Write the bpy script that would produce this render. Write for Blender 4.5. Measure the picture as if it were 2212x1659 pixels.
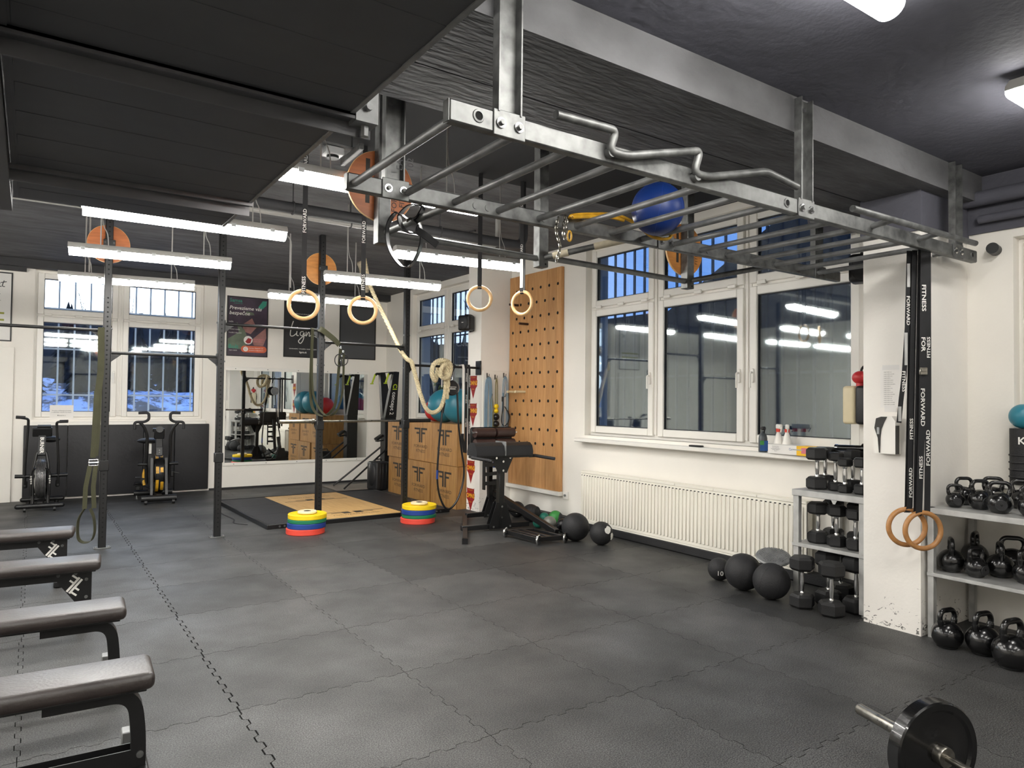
import bpy, bmesh, math, random
from mathutils import Vector as V, Matrix as M
random.seed(7)
for o in list(bpy.data.objects): bpy.data.objects.remove(o)
SC = bpy.context.scene; COL = SC.collection
# ---------------------------------------------------------------- camera, sky, exposure
cd = bpy.data.cameras.new('camera'); cam = bpy.data.objects.new('camera', cd); COL.objects.link(cam)
cd.sensor_fit = 'HORIZONTAL'; cd.sensor_width = 36.0; cd.lens = 36.0 * 1509.91 / 2212.0
cd.clip_start = .05; cd.clip_end = 300
_r = V((.8236039, -.5670630, .0107800)); _u = V((-.0221920, -.0132278, .9996662)); _f = V((.5667311, .8235682, .0234787))
cam.matrix_world = M(((_r.x, _u.x, -_f.x, -.90923), (_r.y, _u.y, -_f.y, -5.56741), (_r.z, _u.z, -_f.z, 1.58783), (0, 0, 0, 1)))
SC.camera = cam
SC.view_settings.view_transform = 'Standard'; SC.view_settings.look = 'None'; SC.view_settings.gamma = 1.0
SC.view_settings.use_curve_mapping = False; SC.view_settings.exposure = 1.95
LAMP = 18.0        # radiance of every tube lamp diffuser
wd = bpy.data.worlds.new('dusk_sky'); SC.world = wd; wd.use_nodes = True
nt = wd.node_tree; nt.nodes.clear()
def N(t, k, **kw):
    n = t.nodes.new(k)
    for a, b in kw.items():
        if a.startswith('i_'): n.inputs[int(a[2:])].default_value = b
        else: setattr(n, a, b)
    return n
# winter dusk: pale bright band above the set sun (towards +y), deep blue away from it
tc = N(nt, 'ShaderNodeTexCoord'); dt = N(nt, 'ShaderNodeVectorMath', operation='DOT_PRODUCT'); dt.inputs[1].default_value = (-.25, .968, 0)
nt.links.new(tc.outputs['Generated'], dt.inputs[0])
mr = N(nt, 'ShaderNodeMapRange', i_1=-.3, i_2=.97); nt.links.new(dt.outputs['Value'], mr.inputs[0])
cr = N(nt, 'ShaderNodeValToRGB'); nt.links.new(mr.outputs[0], cr.inputs[0])
e = cr.color_ramp.elements; e[0].position = 0; e[0].color = (.11, .22, .56, 1); e[1].position = 1; e[1].color = (2.2, 2.4, 2.6, 1)
k = cr.color_ramp.elements.new(.62); k.color = (.20, .42, .95, 1)
bg = N(nt, 'ShaderNodeBackground', i_1=.62); nt.links.new(cr.outputs[0], bg.inputs[0])
wo = N(nt, 'ShaderNodeOutputWorld'); nt.links.new(bg.outputs[0], wo.inputs[0])

# ---------------------------------------------------------------- materials
def lin(c): return tuple(((x / 255) / 12.92 if x / 255 <= .04045 else ((x / 255 + .055) / 1.055) ** 2.4) for x in c[:3]) + (1,)
MATS = {}
def mat(name, col, rough=.5, metal=0, var=.12, scale=6., bump=0., bscale=60., stretch=None, rvar=0., objrand=0., spec=.5, coat=0.):
    """principled material; colour varies with noise, optional grain bump"""
    if name in MATS: return MATS[name]
    m = bpy.data.materials.new(name); m.use_nodes = True; t = m.node_tree; b = t.nodes['Principled BSDF']
    b.inputs['Roughness'].default_value = rough; b.inputs['Metallic'].default_value = metal
    b.inputs['Specular IOR Level'].default_value = spec; b.inputs['Coat Weight'].default_value = coat
    c = lin(col); tc = N(t, 'ShaderNodeTexCoord'); mp = N(t, 'ShaderNodeMapping'); t.links.new(tc.outputs['Object'], mp.inputs[0])
    if stretch: mp.inputs['Scale'].default_value = stretch
    nz = N(t, 'ShaderNodeTexNoise'); nz.inputs['Scale'].default_value = scale; nz.inputs['Detail'].default_value = 5; t.links.new(mp.outputs[0], nz.inputs[0])
    rp = N(t, 'ShaderNodeValToRGB'); e = rp.color_ramp.elements
    e[0].position = .3; e[1].position = .7
    e[0].color = tuple(x * (1 - var) for x in c[:3]) + (1,); e[1].color = tuple(min(1, x * (1 + var)) for x in c[:3]) + (1,)
    t.links.new(nz.outputs[0], rp.inputs[0]); out = rp.outputs[0]
    if objrand:
        oi = N(t, 'ShaderNodeObjectInfo'); r2 = N(t, 'ShaderNodeMapRange', i_3=1 - objrand, i_4=1 + objrand); t.links.new(oi.outputs['Random'], r2.inputs[0])
        mx = N(t, 'ShaderNodeVectorMath', operation='SCALE'); t.links.new(out, mx.inputs[0]); t.links.new(r2.outputs[0], mx.inputs['Scale']); out = mx.outputs[0]
    t.links.new(out, b.inputs['Base Color'])
    if rvar:
        r3 = N(t, 'ShaderNodeMapRange', i_3=max(0, rough - rvar), i_4=min(1, rough + rvar)); t.links.new(nz.outputs[0], r3.inputs[0]); t.links.new(r3.outputs[0], b.inputs['Roughness'])
    if bump:
        n2 = N(t, 'ShaderNodeTexNoise'); n2.inputs['Scale'].default_value = bscale; n2.inputs['Detail'].default_value = 4; t.links.new(mp.outputs[0], n2.inputs[0])
        bp = N(t, 'ShaderNodeBump'); bp.inputs['Strength'].default_value = bump; bp.inputs['Distance'].default_value = .02
        t.links.new(n2.outputs[0], bp.inputs['Height']); t.links.new(bp.outputs[0], b.inputs['Normal'])
    MATS[name] = m; return m
def emit(name, col, s):
    m = bpy.data.materials.new(name); m.use_nodes = True; t = m.node_tree; b = t.nodes['Principled BSDF']
    b.inputs['Base Color'].default_value = lin(col); b.inputs['Emission Color'].default_value = lin(col); b.inputs['Emission Strength'].default_value = s
    MATS[name] = m; return m
def glass(name, tint, refl):
    """window pane: straight view through plus a clear reflection that grows at grazing angles"""
    m = bpy.data.materials.new(name); m.use_nodes = True; t = m.node_tree; t.nodes.clear()
    tr = N(t, 'ShaderNodeBsdfTransparent'); tr.inputs[0].default_value = tint
    gl = N(t, 'ShaderNodeBsdfGlossy'); gl.inputs['Roughness'].default_value = .03; gl.inputs[0].default_value = (.92, 1, .97, 1)
    lw = N(t, 'ShaderNodeLayerWeight'); fr = N(t, 'ShaderNodeMath', operation='POWER', i_1=4.); t.links.new(lw.outputs['Facing'], fr.inputs[0])
    ad = N(t, 'ShaderNodeMath', operation='MULTIPLY_ADD'); ad.inputs[1].default_value = .8; ad.inputs[2].default_value = refl; ad.use_clamp = True
    t.links.new(fr.outputs[0], ad.inputs[0]); mx = N(t, 'ShaderNodeMixShader'); t.links.new(ad.outputs[0], mx.inputs[0])
    t.links.new(tr.outputs[0], mx.inputs[1]); t.links.new(gl.outputs[0], mx.inputs[2]); o = N(t, 'ShaderNodeOutputMaterial'); t.links.new(mx.outputs[0], o.inputs[0])
    MATS[name] = m; return m
def wood(name, c1, c2, axis, rough=.5, scale=3., coat=0.):
    m = bpy.data.materials.new(name); m.use_nodes = True; t = m.node_tree; b = t.nodes['Principled BSDF']; b.inputs['Roughness'].default_value = rough; b.inputs['Coat Weight'].default_value = coat
    tc = N(t, 'ShaderNodeTexCoord'); mp = N(t, 'ShaderNodeMapping'); t.links.new(tc.outputs['Object'], mp.inputs[0])
    s = [9., 9., 9.]; s[axis] = .7; mp.inputs['Scale'].default_value = s
    oi = N(t, 'ShaderNodeObjectInfo'); cb = N(t, 'ShaderNodeCombineXYZ'); ml = N(t, 'ShaderNodeMath', operation='MULTIPLY', i_1=40.)
    t.links.new(oi.outputs['Random'], ml.inputs[0])
    for i in range(3): t.links.new(ml.outputs[0], cb.inputs[i])
    t.links.new(cb.outputs[0], mp.inputs['Location'])
    nz = N(t, 'ShaderNodeTexNoise'); nz.inputs['Scale'].default_value = scale; nz.inputs['Detail'].default_value = 7; nz.inputs['Roughness'].default_value = .62; nz.inputs['Distortion'].default_value = .6
    t.links.new(mp.outputs[0], nz.inputs[0]); rp = N(t, 'ShaderNodeValToRGB'); e = rp.color_ramp.elements
    e[0].position = .3; e[1].position = .72; e[0].color = lin(c1); e[1].color = lin(c2); t.links.new(nz.outputs[0], rp.inputs[0])
    r2 = N(t, 'ShaderNodeMapRange', i_3=.9, i_4=1.08); t.links.new(oi.outputs['Random'], r2.inputs[0])
    mx = N(t, 'ShaderNodeVectorMath', operation='SCALE'); t.links.new(rp.outputs[0], mx.inputs[0]); t.links.new(r2.outputs[0], mx.inputs['Scale']); t.links.new(mx.outputs[0], b.inputs['Base Color'])
    bp = N(t, 'ShaderNodeBump'); bp.inputs['Strength'].default_value = .08; bp.inputs['Distance'].default_value = .01; t.links.new(nz.outputs[0], bp.inputs['Height']); t.links.new(bp.outputs[0], b.inputs['Normal'])
    MATS[name] = m; return m
def rubber_floor():
    m = bpy.data.materials.new('rubber_floor'); m.use_nodes = True; t = m.node_tree; b = t.nodes['Principled BSDF']
    tc = N(t, 'ShaderNodeTexCoord'); ge = N(t, 'ShaderNodeNewGeometry')
    sp = N(t, 'ShaderNodeTexNoise'); sp.inputs['Scale'].default_value = 150; sp.inputs['Detail'].default_value = 4; sp.inputs['Roughness'].default_value = .7; t.links.new(ge.outputs['Position'], sp.inputs[0])
    wr = N(t, 'ShaderNodeTexNoise'); wr.inputs['Scale'].default_value = 1.7; wr.inputs['Detail'].default_value = 5; t.links.new(ge.outputs['Position'], wr.inputs[0])
    rp = N(t, 'ShaderNodeValToRGB'); e = rp.color_ramp.elements; e[0].position = .42; e[0].color = (.008, .008, .0085, 1); e[1].position = .66; e[1].color = (.112, .112, .109, 1)
    t.links.new(sp.outputs[0], rp.inputs[0])
    w2 = N(t, 'ShaderNodeMapRange', i_1=.3, i_2=.7, i_3=.62, i_4=1.3); t.links.new(wr.outputs[0], w2.inputs[0])
    oi = N(t, 'ShaderNodeObjectInfo'); o2 = N(t, 'ShaderNodeMapRange', i_3=.78, i_4=1.25); t.links.new(oi.outputs['Random'], o2.inputs[0])
    mu = N(t, 'ShaderNodeMath', operation='MULTIPLY'); t.links.new(w2.outputs[0], mu.inputs[0]); t.links.new(o2.outputs[0], mu.inputs[1])
    sc = N(t, 'ShaderNodeVectorMath', operation='SCALE'); t.links.new(rp.outputs[0], sc.inputs[0]); t.links.new(mu.outputs[0], sc.inputs['Scale']); t.links.new(sc.outputs[0], b.inputs['Base Color'])
    r2 = N(t, 'ShaderNodeMapRange', i_1=.3, i_2=.7, i_3=.60, i_4=.42); t.links.new(wr.outputs[0], r2.inputs[0]); t.links.new(r2.outputs[0], b.inputs['Roughness'])
    bp = N(t, 'ShaderNodeBump'); bp.inputs['Strength'].default_value = .35; bp.inputs['Distance'].default_value = .004; t.links.new(sp.outputs[0], bp.inputs['Height']); t.links.new(bp.outputs[0], b.inputs['Normal'])
    MATS['rubber_floor'] = m; return m
def scuffed(name, col):
    """white wall paint with dark scuffs near the floor"""
    m = mat(name, col, .75, var=.03, scale=2.2, bump=.06, bscale=45); t = m.node_tree; b = t.nodes['Principled BSDF']
    ge = N(t, 'ShaderNodeNewGeometry'); sx = N(t, 'ShaderNodeSeparateXYZ'); t.links.new(ge.outputs['Position'], sx.inputs[0])
    mp = N(t, 'ShaderNodeMapping'); mp.inputs['Scale'].default_value = (6, 6, 9); t.links.new(ge.outputs['Position'], mp.inputs[0])
    nz = N(t, 'ShaderNodeTexNoise'); nz.inputs['Scale'].default_value = 3.2; nz.inputs['Detail'].default_value = 8; nz.inputs['Distortion'].default_value = 1.4; t.links.new(mp.outputs[0], nz.inputs[0])
    h = N(t, 'ShaderNodeMapRange', i_1=.05, i_2=.60, i_3=.585, i_4=.84); t.links.new(sx.outputs[2], h.inputs[0])
    gt = N(t, 'ShaderNodeMath', operation='SUBTRACT'); t.links.new(nz.outputs[0], gt.inputs[0]); t.links.new(h.outputs[0], gt.inputs[1])
    sm = N(t, 'ShaderNodeMapRange', i_1=0., i_2=.05, i_3=0., i_4=.85); t.links.new(gt.outputs[0], sm.inputs[0])
    mx = N(t, 'ShaderNodeMixRGB'); mx.inputs[2].default_value = lin((60, 56, 52)); t.links.new(sm.outputs[0], mx.inputs[0])
    src = b.inputs['Base Color'].links[0].from_socket; t.links.new(src, mx.inputs[1]); t.links.new(mx.outputs[0], b.inputs['Base Color'])
    return m

# ---------------------------------------------------------------- mesh helpers
def rz(a): return M.Rotation(math.radians(a), 3, 'Z')
def rx(a): return M.Rotation(math.radians(a), 3, 'X')
def ry(a): return M.Rotation(math.radians(a), 3, 'Y')
def basis(d, up=V((0, 0, 1))):
    d = d.normalized()
    if abs(d.dot(up)) > .98: up = V((0, 1, 0)) if abs(d.y) < .9 else V((1, 0, 0))
    s = d.cross(up).normalized(); u = s.cross(d).normalized(); return s, u, d
class MB:
    def __init__(s): s.bm = bmesh.new()
    def box(s, c, d, rot=None, bev=0., seg=1):
        r = bmesh.ops.create_cube(s.bm, size=1.0); vs = r['verts']
        for v in vs: v.co = V((v.co.x * d[0], v.co.y * d[1], v.co.z * d[2]))
        if bev:
            es = list({e for v in vs for e in v.link_edges})
            g = bmesh.ops.bevel(s.bm, geom=es, offset=bev, segments=seg, affect='EDGES', profile=.5)
            vs = list({v for f in g['faces'] for v in f.verts} | {v for v in vs if v.is_valid})
        c = V(c)
        for v in vs: v.co = (rot @ v.co if rot else v.co) + c
        return s
    def b2(s, lo, hi, bev=0., seg=1):
        return s.box([(a + b) / 2 for a, b in zip(lo, hi)], [abs(b - a) for a, b in zip(lo, hi)], None, bev, seg)
    def bar(s, p0, p1, w, h, up=(0, 0, 1), bev=0.):
        p0, p1 = V(p0), V(p1); a, u, d = basis(p1 - p0, V(up)); R = M((a, u, d)).transposed()
        return s.box((p0 + p1) / 2, (w, h, (p1 - p0).length), R, bev)
    def ring(s, c, a, u, ra, rb, seg): return [s.bm.verts.new(c + a * (math.cos(2 * math.pi * i / seg) * ra) + u * (math.sin(2 * math.pi * i / seg) * rb)) for i in range(seg)]
    def skin(s, rings, closed=False, cap=True):
        n = len(rings[0])
        for k in range(len(rings) if closed else len(rings) - 1):
            A, B = rings[k], rings[(k + 1) % len(rings)]
            for i in range(n):
                try: s.bm.faces.new((A[i], A[(i + 1) % n], B[(i + 1) % n], B[i]))
                except ValueError: pass
        if cap and not closed:
            s.bm.faces.new(rings[0][::-1]); s.bm.faces.new(rings[-1])
        return s
    def cyl(s, p0, p1, r0, r1=None, seg=16):
        p0, p1 = V(p0), V(p1); a, u, d = basis(p1 - p0); r1 = r0 if r1 is None else r1
        return s.skin([s.ring(p0, a, u, r0, r0, seg), s.ring(p1, a, u, r1, r1, seg)])
    def tube(s, pts, r, seg=10, closed=False, r2=None, up=(0, 0, 1)):
        pts = [V(p) for p in pts]; n = len(pts); R = []; prev = None
        for i in range(n):
            if closed: d = pts[(i + 1) % n] - pts[i - 1]
            else: d = pts[min(i + 1, n - 1)] - pts[max(i - 1, 0)]
            d.normalize()
            if prev is None: a, u, _ = basis(d, V(up))
            else:
                a = (prev - d * prev.dot(d)).normalized(); u = a.cross(d)
            prev = a; rr = r[i] if isinstance(r, (list, tuple)) else r
            R.append(s.ring(pts[i], a, u, rr, (r2 if r2 else rr), seg))
        return s.skin(R, closed)
    def strap(s, pts, w, t, side):
        """flat band along pts; side = width direction (one vector or one per point)"""
        pts = [V(p) for p in pts]; R = []
        for i, p in enumerate(pts):
            d = (pts[min(i + 1, len(pts) - 1)] - pts[max(i - 1, 0)]).normalized()
            a = V(side[i] if isinstance(side, list) else side); a = (a - d * a.dot(d)).normalized(); n = a.cross(d)
            R.append([s.bm.verts.new(p + a * (x * w / 2) + n * (y * t / 2)) for x, y in ((-1, -1), (1, -1), (1, 1), (-1, 1))])
        return s.skin(R)
    def lathe(s, prof, o=(0, 0, 0), ax=(0, 0, 1), seg=24, closed=False, up=(0, 0, 1)):
        a, u, d = basis(V(ax), V(up)); o = V(o)
        return s.skin([s.ring(o + d * z, a, u, max(r, 1e-4), max(r, 1e-4), seg) for r, z in prof], closed)
    def prism(s, poly, o, ux, uy, depth):
        """polygon in the plane (ux,uy) at o, pushed along ux x uy by depth"""
        o, ux, uy = V(o), V(ux).normalized(), V(uy).normalized(); n = ux.cross(uy) * depth
        A = [s.bm.verts.new(o + ux * x + uy * y) for x, y in poly]; B = [s.bm.verts.new(v.co + n) for v in A]
        m = len(A); s.bm.faces.new(A[::-1]); s.bm.faces.new(B)
        for i in range(m): s.bm.faces.new((A[i], A[(i + 1) % m], B[(i + 1) % m], B[i]))
        return s
    def ball(s, c, r, sc=(1, 1, 1), u=24, v=14, rot=None):
        g = bmesh.ops.create_uvsphere(s.bm, u_segments=u, v_segments=v, radius=1)
        for q in g['verts']:
            w = V((q.co.x * r * sc[0], q.co.y * r * sc[1], q.co.z * r * sc[2])); q.co = (rot @ w if rot else w) + V(c)
        return s
    def torus(s, c, R, r, ax=(0, 1, 0), seg=40, sg=12):
        a, u, d = basis(V(ax)); c = V(c)
        return s.tube([c + a * (math.cos(2 * math.pi * i / seg) * R) + u * (math.sin(2 * math.pi * i / seg) * R) for i in range(seg)], r, sg, True, up=d)
    def mesh(s, name, m, ang=.62):
        bmesh.ops.recalc_face_normals(s.bm, faces=s.bm.faces)
        for f in s.bm.faces: f.smooth = True
        for e in s.bm.edges:
            if len(e.link_faces) == 2 and e.calc_face_angle(0) > ang: e.smooth = False
        me = bpy.data.meshes.new(name); s.bm.to_mesh(me); s.bm.free()
        me.materials.append(MATS[m] if isinstance(m, str) else m); return me
    def done(s, name, m, parent=None, ang=.62):
        o = bpy.data.objects.new(name, s.mesh(name, m, ang)); COL.objects.link(o); o.parent = parent; return o
def tag(o, label=None, cat=None, group=None, kind=None):
    for k, v in (('label', label), ('category', cat), ('group', group), ('kind', kind)):
        if v: o[k] = v
    return o
def thing(name, label, cat, loc=(0, 0, 0), rot=0., group=None, kind=None):
    o = bpy.data.objects.new(name, None); COL.objects.link(o); o.location = loc
    o.rotation_euler = (0, 0, math.radians(rot)) if not isinstance(rot, (tuple, list)) else rot
    o.empty_display_size = .1
    return tag(o, label, cat, group, kind)
def kids(o): return [c for c in COL.objects if c.parent == o]
def dup(root, loc, rot=None, label=None, group=None, scale=None):
    def cp(o, p):
        c = o.copy(); COL.objects.link(c); c.parent = p
        for ch in list(o.children): cp(ch, c)
        return c
    c = cp(root, None); c.location = loc
    if rot is not None: c.rotation_euler = rot if isinstance(rot, (tuple, list)) else (0, 0, math.radians(rot))
    if label: c['label'] = label
    if group: c['group'] = group
    if scale: c.scale = (scale,) * 3
    return c
TXT = {}
def text(s, m, size, o, ux, uy, parent, name='lettering', ext=.0006, align='CENTER', shear=0., sx=1., bold=0.):
    """printed words as thin raised letters, baseline along ux, upright along uy"""
    key = (s, align, shear, bold)
    if key not in TXT:
        cu = bpy.data.curves.new('words', 'FONT'); cu.body = s; cu.align_x = align; cu.align_y = 'CENTER'; cu.shear = shear; cu.offset = bold; cu.resolution_u = 2
        t = bpy.data.objects.new('words', cu); COL.objects.link(t); bpy.context.view_layer.update()
        TXT[key] = bpy.data.meshes.new_from_object(t.evaluated_get(bpy.context.evaluated_depsgraph_get())); bpy.data.objects.remove(t)
    me = TXT[key].copy(); o, ux, uy = V(o), V(ux).normalized(), V(uy).normalized(); n = ux.cross(uy)
    for v in me.vertices: v.co = o + ux * (v.co.x * size * sx) + uy * (v.co.y * size) + n * ext
    me.materials.clear(); me.materials.append(MATS[m]); ob = bpy.data.objects.new(name, me); COL.objects.link(ob); ob.parent = parent; return ob
def arc(c, r, a0, a1, n, ux, uy):
    c, ux, uy = V(c), V(ux), V(uy)
    return [c + ux * (math.cos(math.radians(a0 + (a1 - a0) * i / n)) * r) + uy * (math.sin(math.radians(a0 + (a1 - a0) * i / n)) * r) for i in range(n + 1)]
def smooth_path(p, n=6):
    """Catmull-Rom through the points"""
    p = [V(q) for q in p]; out = []
    for i in range(len(p) - 1):
        a, b, c, d = p[max(i - 1, 0)], p[i], p[i + 1], p[min(i + 2, len(p) - 1)]
        for k in range(n):
            t = k / n; out.append(.5 * ((2 * b) + (c - a) * t + (2 * a - 5 * b + 4 * c - d) * t * t + (3 * b - a - 3 * c + d) * t ** 3))
    return out + [p[-1]]
def fillet(p, r, n=5):
    """polyline with rounded corners"""
    p = [V(q) for q in p]; out = [p[0]]
    for i in range(1, len(p) - 1):
        a = (p[i - 1] - p[i]); b = (p[i + 1] - p[i]); q = min(r, a.length * .49, b.length * .49)
        s, e = p[i] + a.normalized() * q, p[i] + b.normalized() * q
        for k in range(n + 1):
            t = k / n; out.append(s * (1 - t) ** 2 + p[i] * (2 * t * (1 - t)) + e * t * t)
    return out + [p[-1]]
X, Y, Z = V((1, 0, 0)), V((0, 1, 0)), V((0, 0, 1))
# ---------------------------------------------------------------- palette
mat('wall_paint', (238, 234, 226), .8, var=.025, scale=1.6, bump=.05, bscale=50)
scuffed('pillar_paint', (238, 234, 227))
mat('ceiling_paint', (86, 86, 88), .8, var=.3, scale=4, bump=.5, bscale=14, stretch=(.7, 2.4, 1))
mat('beam_paint', (82, 82, 91), .8, var=.12, scale=3, bump=.35, bscale=16)
mat('ceiling_shade', (5, 6, 11), .9, var=.2)  # near-black colour carries the shade on the unlit ceiling behind the beam
mat('dark_trim', (52, 52, 54), .7, var=.15)
mat('plastic_white', (238, 235, 228), .38, var=.015)
mat('seal', (30, 30, 32), .6)
mat('black_metal', (17, 17, 18), .42, var=.2, spec=.5)
mat('black_plastic', (14, 14, 15), .45, var=.2)
mat('gloss_black', (14, 14, 15), .22, var=.2, bump=.06, bscale=30, coat=.3)
mat('chrome', (205, 205, 205), .16, 1, var=.05)
mat('steel', (150, 146, 138), .32, 1, var=.25, scale=30, stretch=(1, 1, 1), rvar=.12)
mat('zinc', (112, 113, 112), .5, .75, var=.4, scale=16, rvar=.16)
mat('zinc_dark', (138, 139, 139), .5, .55, var=.25, scale=12, rvar=.14)
mat('zinc_shelf', (188, 188, 186), .5, .6, var=.18, scale=9, rvar=.12)
mat('leather_black', (28, 28, 30), .48, var=.15, bump=.15, bscale=90)
mat('leather_brown', (58, 40, 36), .34, var=.18, bump=.12, bscale=80)
mat('bench_hide', (42, 33, 30), .40, var=.25, scale=5, bump=.1, bscale=70, rvar=.08, spec=1.)
mat('pad_black', (36, 36, 39), .6, var=.08, bump=.15, bscale=18)
mat('rubber_black', (30, 30, 32), .62, var=.2, bump=.25, bscale=120)
mat('rubber_hex', (25, 25, 26), .55, var=.15, bump=.12, bscale=120)
mat('rubber_shiny', (22, 22, 24), .28, var=.15)
mat('ring_wood', (214, 172, 118), .42, var=.18, scale=18, coat=.2)
mat('ring_wood_dark', (172, 122, 72), .45, var=.2, scale=18, coat=.2)
mat('strap_black', (30, 30, 32), .8, var=.2, bump=.2, bscale=260)
mat('strap_olive', (56, 56, 36), .85, var=.15, bump=.25, bscale=240)
mat('print_white', (232, 230, 224), .6, var=.02)
mat('print_black', (44, 40, 34), .6, var=.1)
mat('rope', (206, 192, 158), .9, var=.2, scale=40, bump=.3, bscale=150)
mat('rope_grey', (150, 140, 122), .9, var=.2, scale=40, bump=.3, bscale=150)
mat('yellow', (240, 205, 20), .5, var=.06); mat('blue', (28, 62, 140), .5, var=.08); mat('green', (24, 116, 78), .5, var=.08); mat('red', (226, 74, 58), .5, var=.06); mat('cream', (226, 212, 176), .5, var=.05)
mat('teal', (44, 122, 142), .38, var=.05); mat('ball_red', (196, 48, 52), .42, var=.08); mat('ball_blue', (14, 46, 112), .42, var=.08)
mat('sea_green', (38, 122, 104), .4, var=.1); mat('leaf_green', (52, 136, 62), .5, var=.1); mat('silver_grey', (124, 124, 118), .42, .25, var=.2)
mat('gold', (196, 148, 36), .45, var=.25, scale=20); mat('lime', (176, 196, 40), .5, var=.05)
mat('radiator_white', (238, 234, 222), .42, var=.012)
mat('paper', (236, 233, 228), .85, var=.015); mat('ink', (70, 70, 72), .8, var=.05)
mat('poster_black', (38, 38, 40), .55, var=.08); mat('poster_grey', (74, 75, 78), .5, var=.06, scale=1)
mat('poster_white', (226, 224, 220), .6, var=.02); mat('olive', (150, 152, 50), .6); mat('mint', (50, 140, 118), .6); mat('orange', (206, 100, 66), .6); mat('skin_tone', (150, 106, 100), .6, var=.3); mat('leaf_print', (98, 110, 92), .6, var=.3)
mat('crimson', (150, 30, 34), .6, var=.1); mat('sticker_gold', (238, 176, 36), .6)
mat('snow', (205, 218, 238), .8, var=.1); mat('bark', (44, 38, 36), .9, var=.3); mat('needles', (16, 22, 26), .9, var=.4, scale=8)
mat('outer_wall', (34, 38, 44), .9, var=.1); mat('grille_white', (210, 212, 214), .5, var=.05); mat('grille_dark', (66, 76, 92), .6, var=.1)
mat('tape', (200, 190, 166), .8, var=.1, scale=30); mat('disc_wood_red', (170, 96, 48), .45, var=.2, scale=5, stretch=(1, 1, 8)); mat('disc_wood', (186, 124, 62), .42, var=.22, scale=6, stretch=(1, 1, 5))
mat('lamp_body', (150, 148, 144), .5, var=.05); mat('clear_grey', (170, 172, 172), .3, var=.1)
mat('hose_blue', (120, 146, 166), .45, var=.15); mat('hose_olive', (120, 112, 74), .5, var=.15)
mat('bottle_dark', (70, 76, 80), .35, var=.05); mat('label_blue', (34, 84, 150), .5); mat('label_green', (70, 150, 70), .5); mat('sign_yellow', (244, 190, 30), .5, var=.05); mat('sign_green', (60, 128, 52), .5); mat('pink', (220, 120, 130), .6)
wood('oak', (176, 124, 74), (206, 158, 104), 2, .5); wood('plyo', (140, 98, 50), (186, 142, 84), 2, .48); wood('deck_wood', (190, 146, 86), (222, 184, 124), 1, .45)
emit('lamp_glow', (255, 252, 246), LAMP)
glass('pane_back', (.80, .84, .88, 1), .06); glass('pane_right', (.70, .74, .78, 1), .23)
rubber_floor()
mm = bpy.data.materials.new('mirror_silver'); mm.use_nodes = True; b = mm.node_tree.nodes['Principled BSDF']; b.inputs['Metallic'].default_value = 1; b.inputs['Roughness'].default_value = .01; b.inputs['Base Color'].default_value = (.86, .88, .87, 1); MATS['mirror_silver'] = mm
# ================================================================ ROOM
def struct(name, mb, m, parent=None, label=None):
    o = mb.done(name, m, parent); o['kind'] = 'structure'
    if label: o['label'] = label
    return o
def wall_pieces(axis, lo, hi, t0, t1, z1, holes):
    """solid wall between lo and hi with rectangular openings (a0,a1,z0,z1)"""
    mb = MB(); cuts = sorted({lo, hi} | {h[0] for h in holes} | {h[1] for h in holes})
    for a, b in zip(cuts, cuts[1:]):
        zs = [(0, z1)]
        for h in holes:
            if h[0] <= a + 1e-6 and h[1] >= b - 1e-6: zs = [(0, h[2]), (h[3], z1)]
        for p, q in zs:
            if axis == 'x': mb.b2((a, t0, p), (b, t1, q))
            else: mb.b2((t0, a, p), (t1, b, q))
    return mb
fl = struct('floor', MB().b2((-5.5, -9, -.15), (5.2, 7.6, -.011)), mat('sub_floor', (3, 3, 3), .9, spec=.1))
# puzzle mats: one interlocking outline, shared by every tile
T = .92
def tile_mesh():
    nT, dp, g = 12, .012, .0019; edge = [(0, 0), (.055, 0)]; q = .89 / nT
    for k in range(nT): v = dp if k % 2 == 0 else -dp; a = .055 + k * q; edge += [(a + .008, v), (a + q - .008, v)]
    edge += [(.945, 0), (1, 0)]
    def side(p0, dx, nrm, off): return [(p0[0] + dx[0] * t * T + nrm[0] * (v + off), p0[1] + dx[1] * t * T + nrm[1] * (v + off)) for t, v in edge]
    bot, rig_, top, lef = side((0, 0), (1, 0), (0, 1), g), side((T, 0), (0, 1), (1, 0), -g), side((0, T), (1, 0), (0, 1), -g)[::-1], side((0, 0), (0, 1), (1, 0), g)[::-1]
    out = [(g, g)] + bot[1:-1] + [(T - g, g)] + rig_[1:-1] + [(T - g, T - g)] + top[1:-1] + [(g, T - g)] + lef[1:-1]
    mb = MB(); f = mb.bm.faces.new; n = len(out); c = lambda v: min(max(v, .03), T - .03)
    A = [mb.bm.verts.new((x, y, 0)) for x, y in out]; B = [mb.bm.verts.new((x, y, -.0125)) for x, y in out]; I = {}
    D = [I.setdefault((round(c(x), 5), round(c(y), 5)), None) or I.__setitem__((round(c(x), 5), round(c(y), 5)), mb.bm.verts.new((c(x), c(y), 0))) or I[(round(c(x), 5), round(c(y), 5))] for x, y in out]
    for i in range(n):
        j = (i + 1) % n; f((B[i], B[j], A[j], A[i])); q = [A[i], A[j], D[j], D[i]]; f(q if D[i] is not D[j] else q[:3])
    f([D[i] for i in range(n) if D[i] is not D[i - 1]])
    me = mb.mesh('tile', 'rubber_floor')
    for p in me.polygons: p.use_smooth = False
    return me
tm = tile_mesh()
for i in range(-2, 6):
    for j in range(-7, 8):
        o = bpy.data.objects.new('tile', tm); COL.objects.link(o); o.parent = fl
        dx = -.10 if i < 0 else 0
        o.location = (i * T + (0 if i >= 0 else -.004), j * T + (.30 * 0 if i >= 0 else 0), 0)
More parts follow.
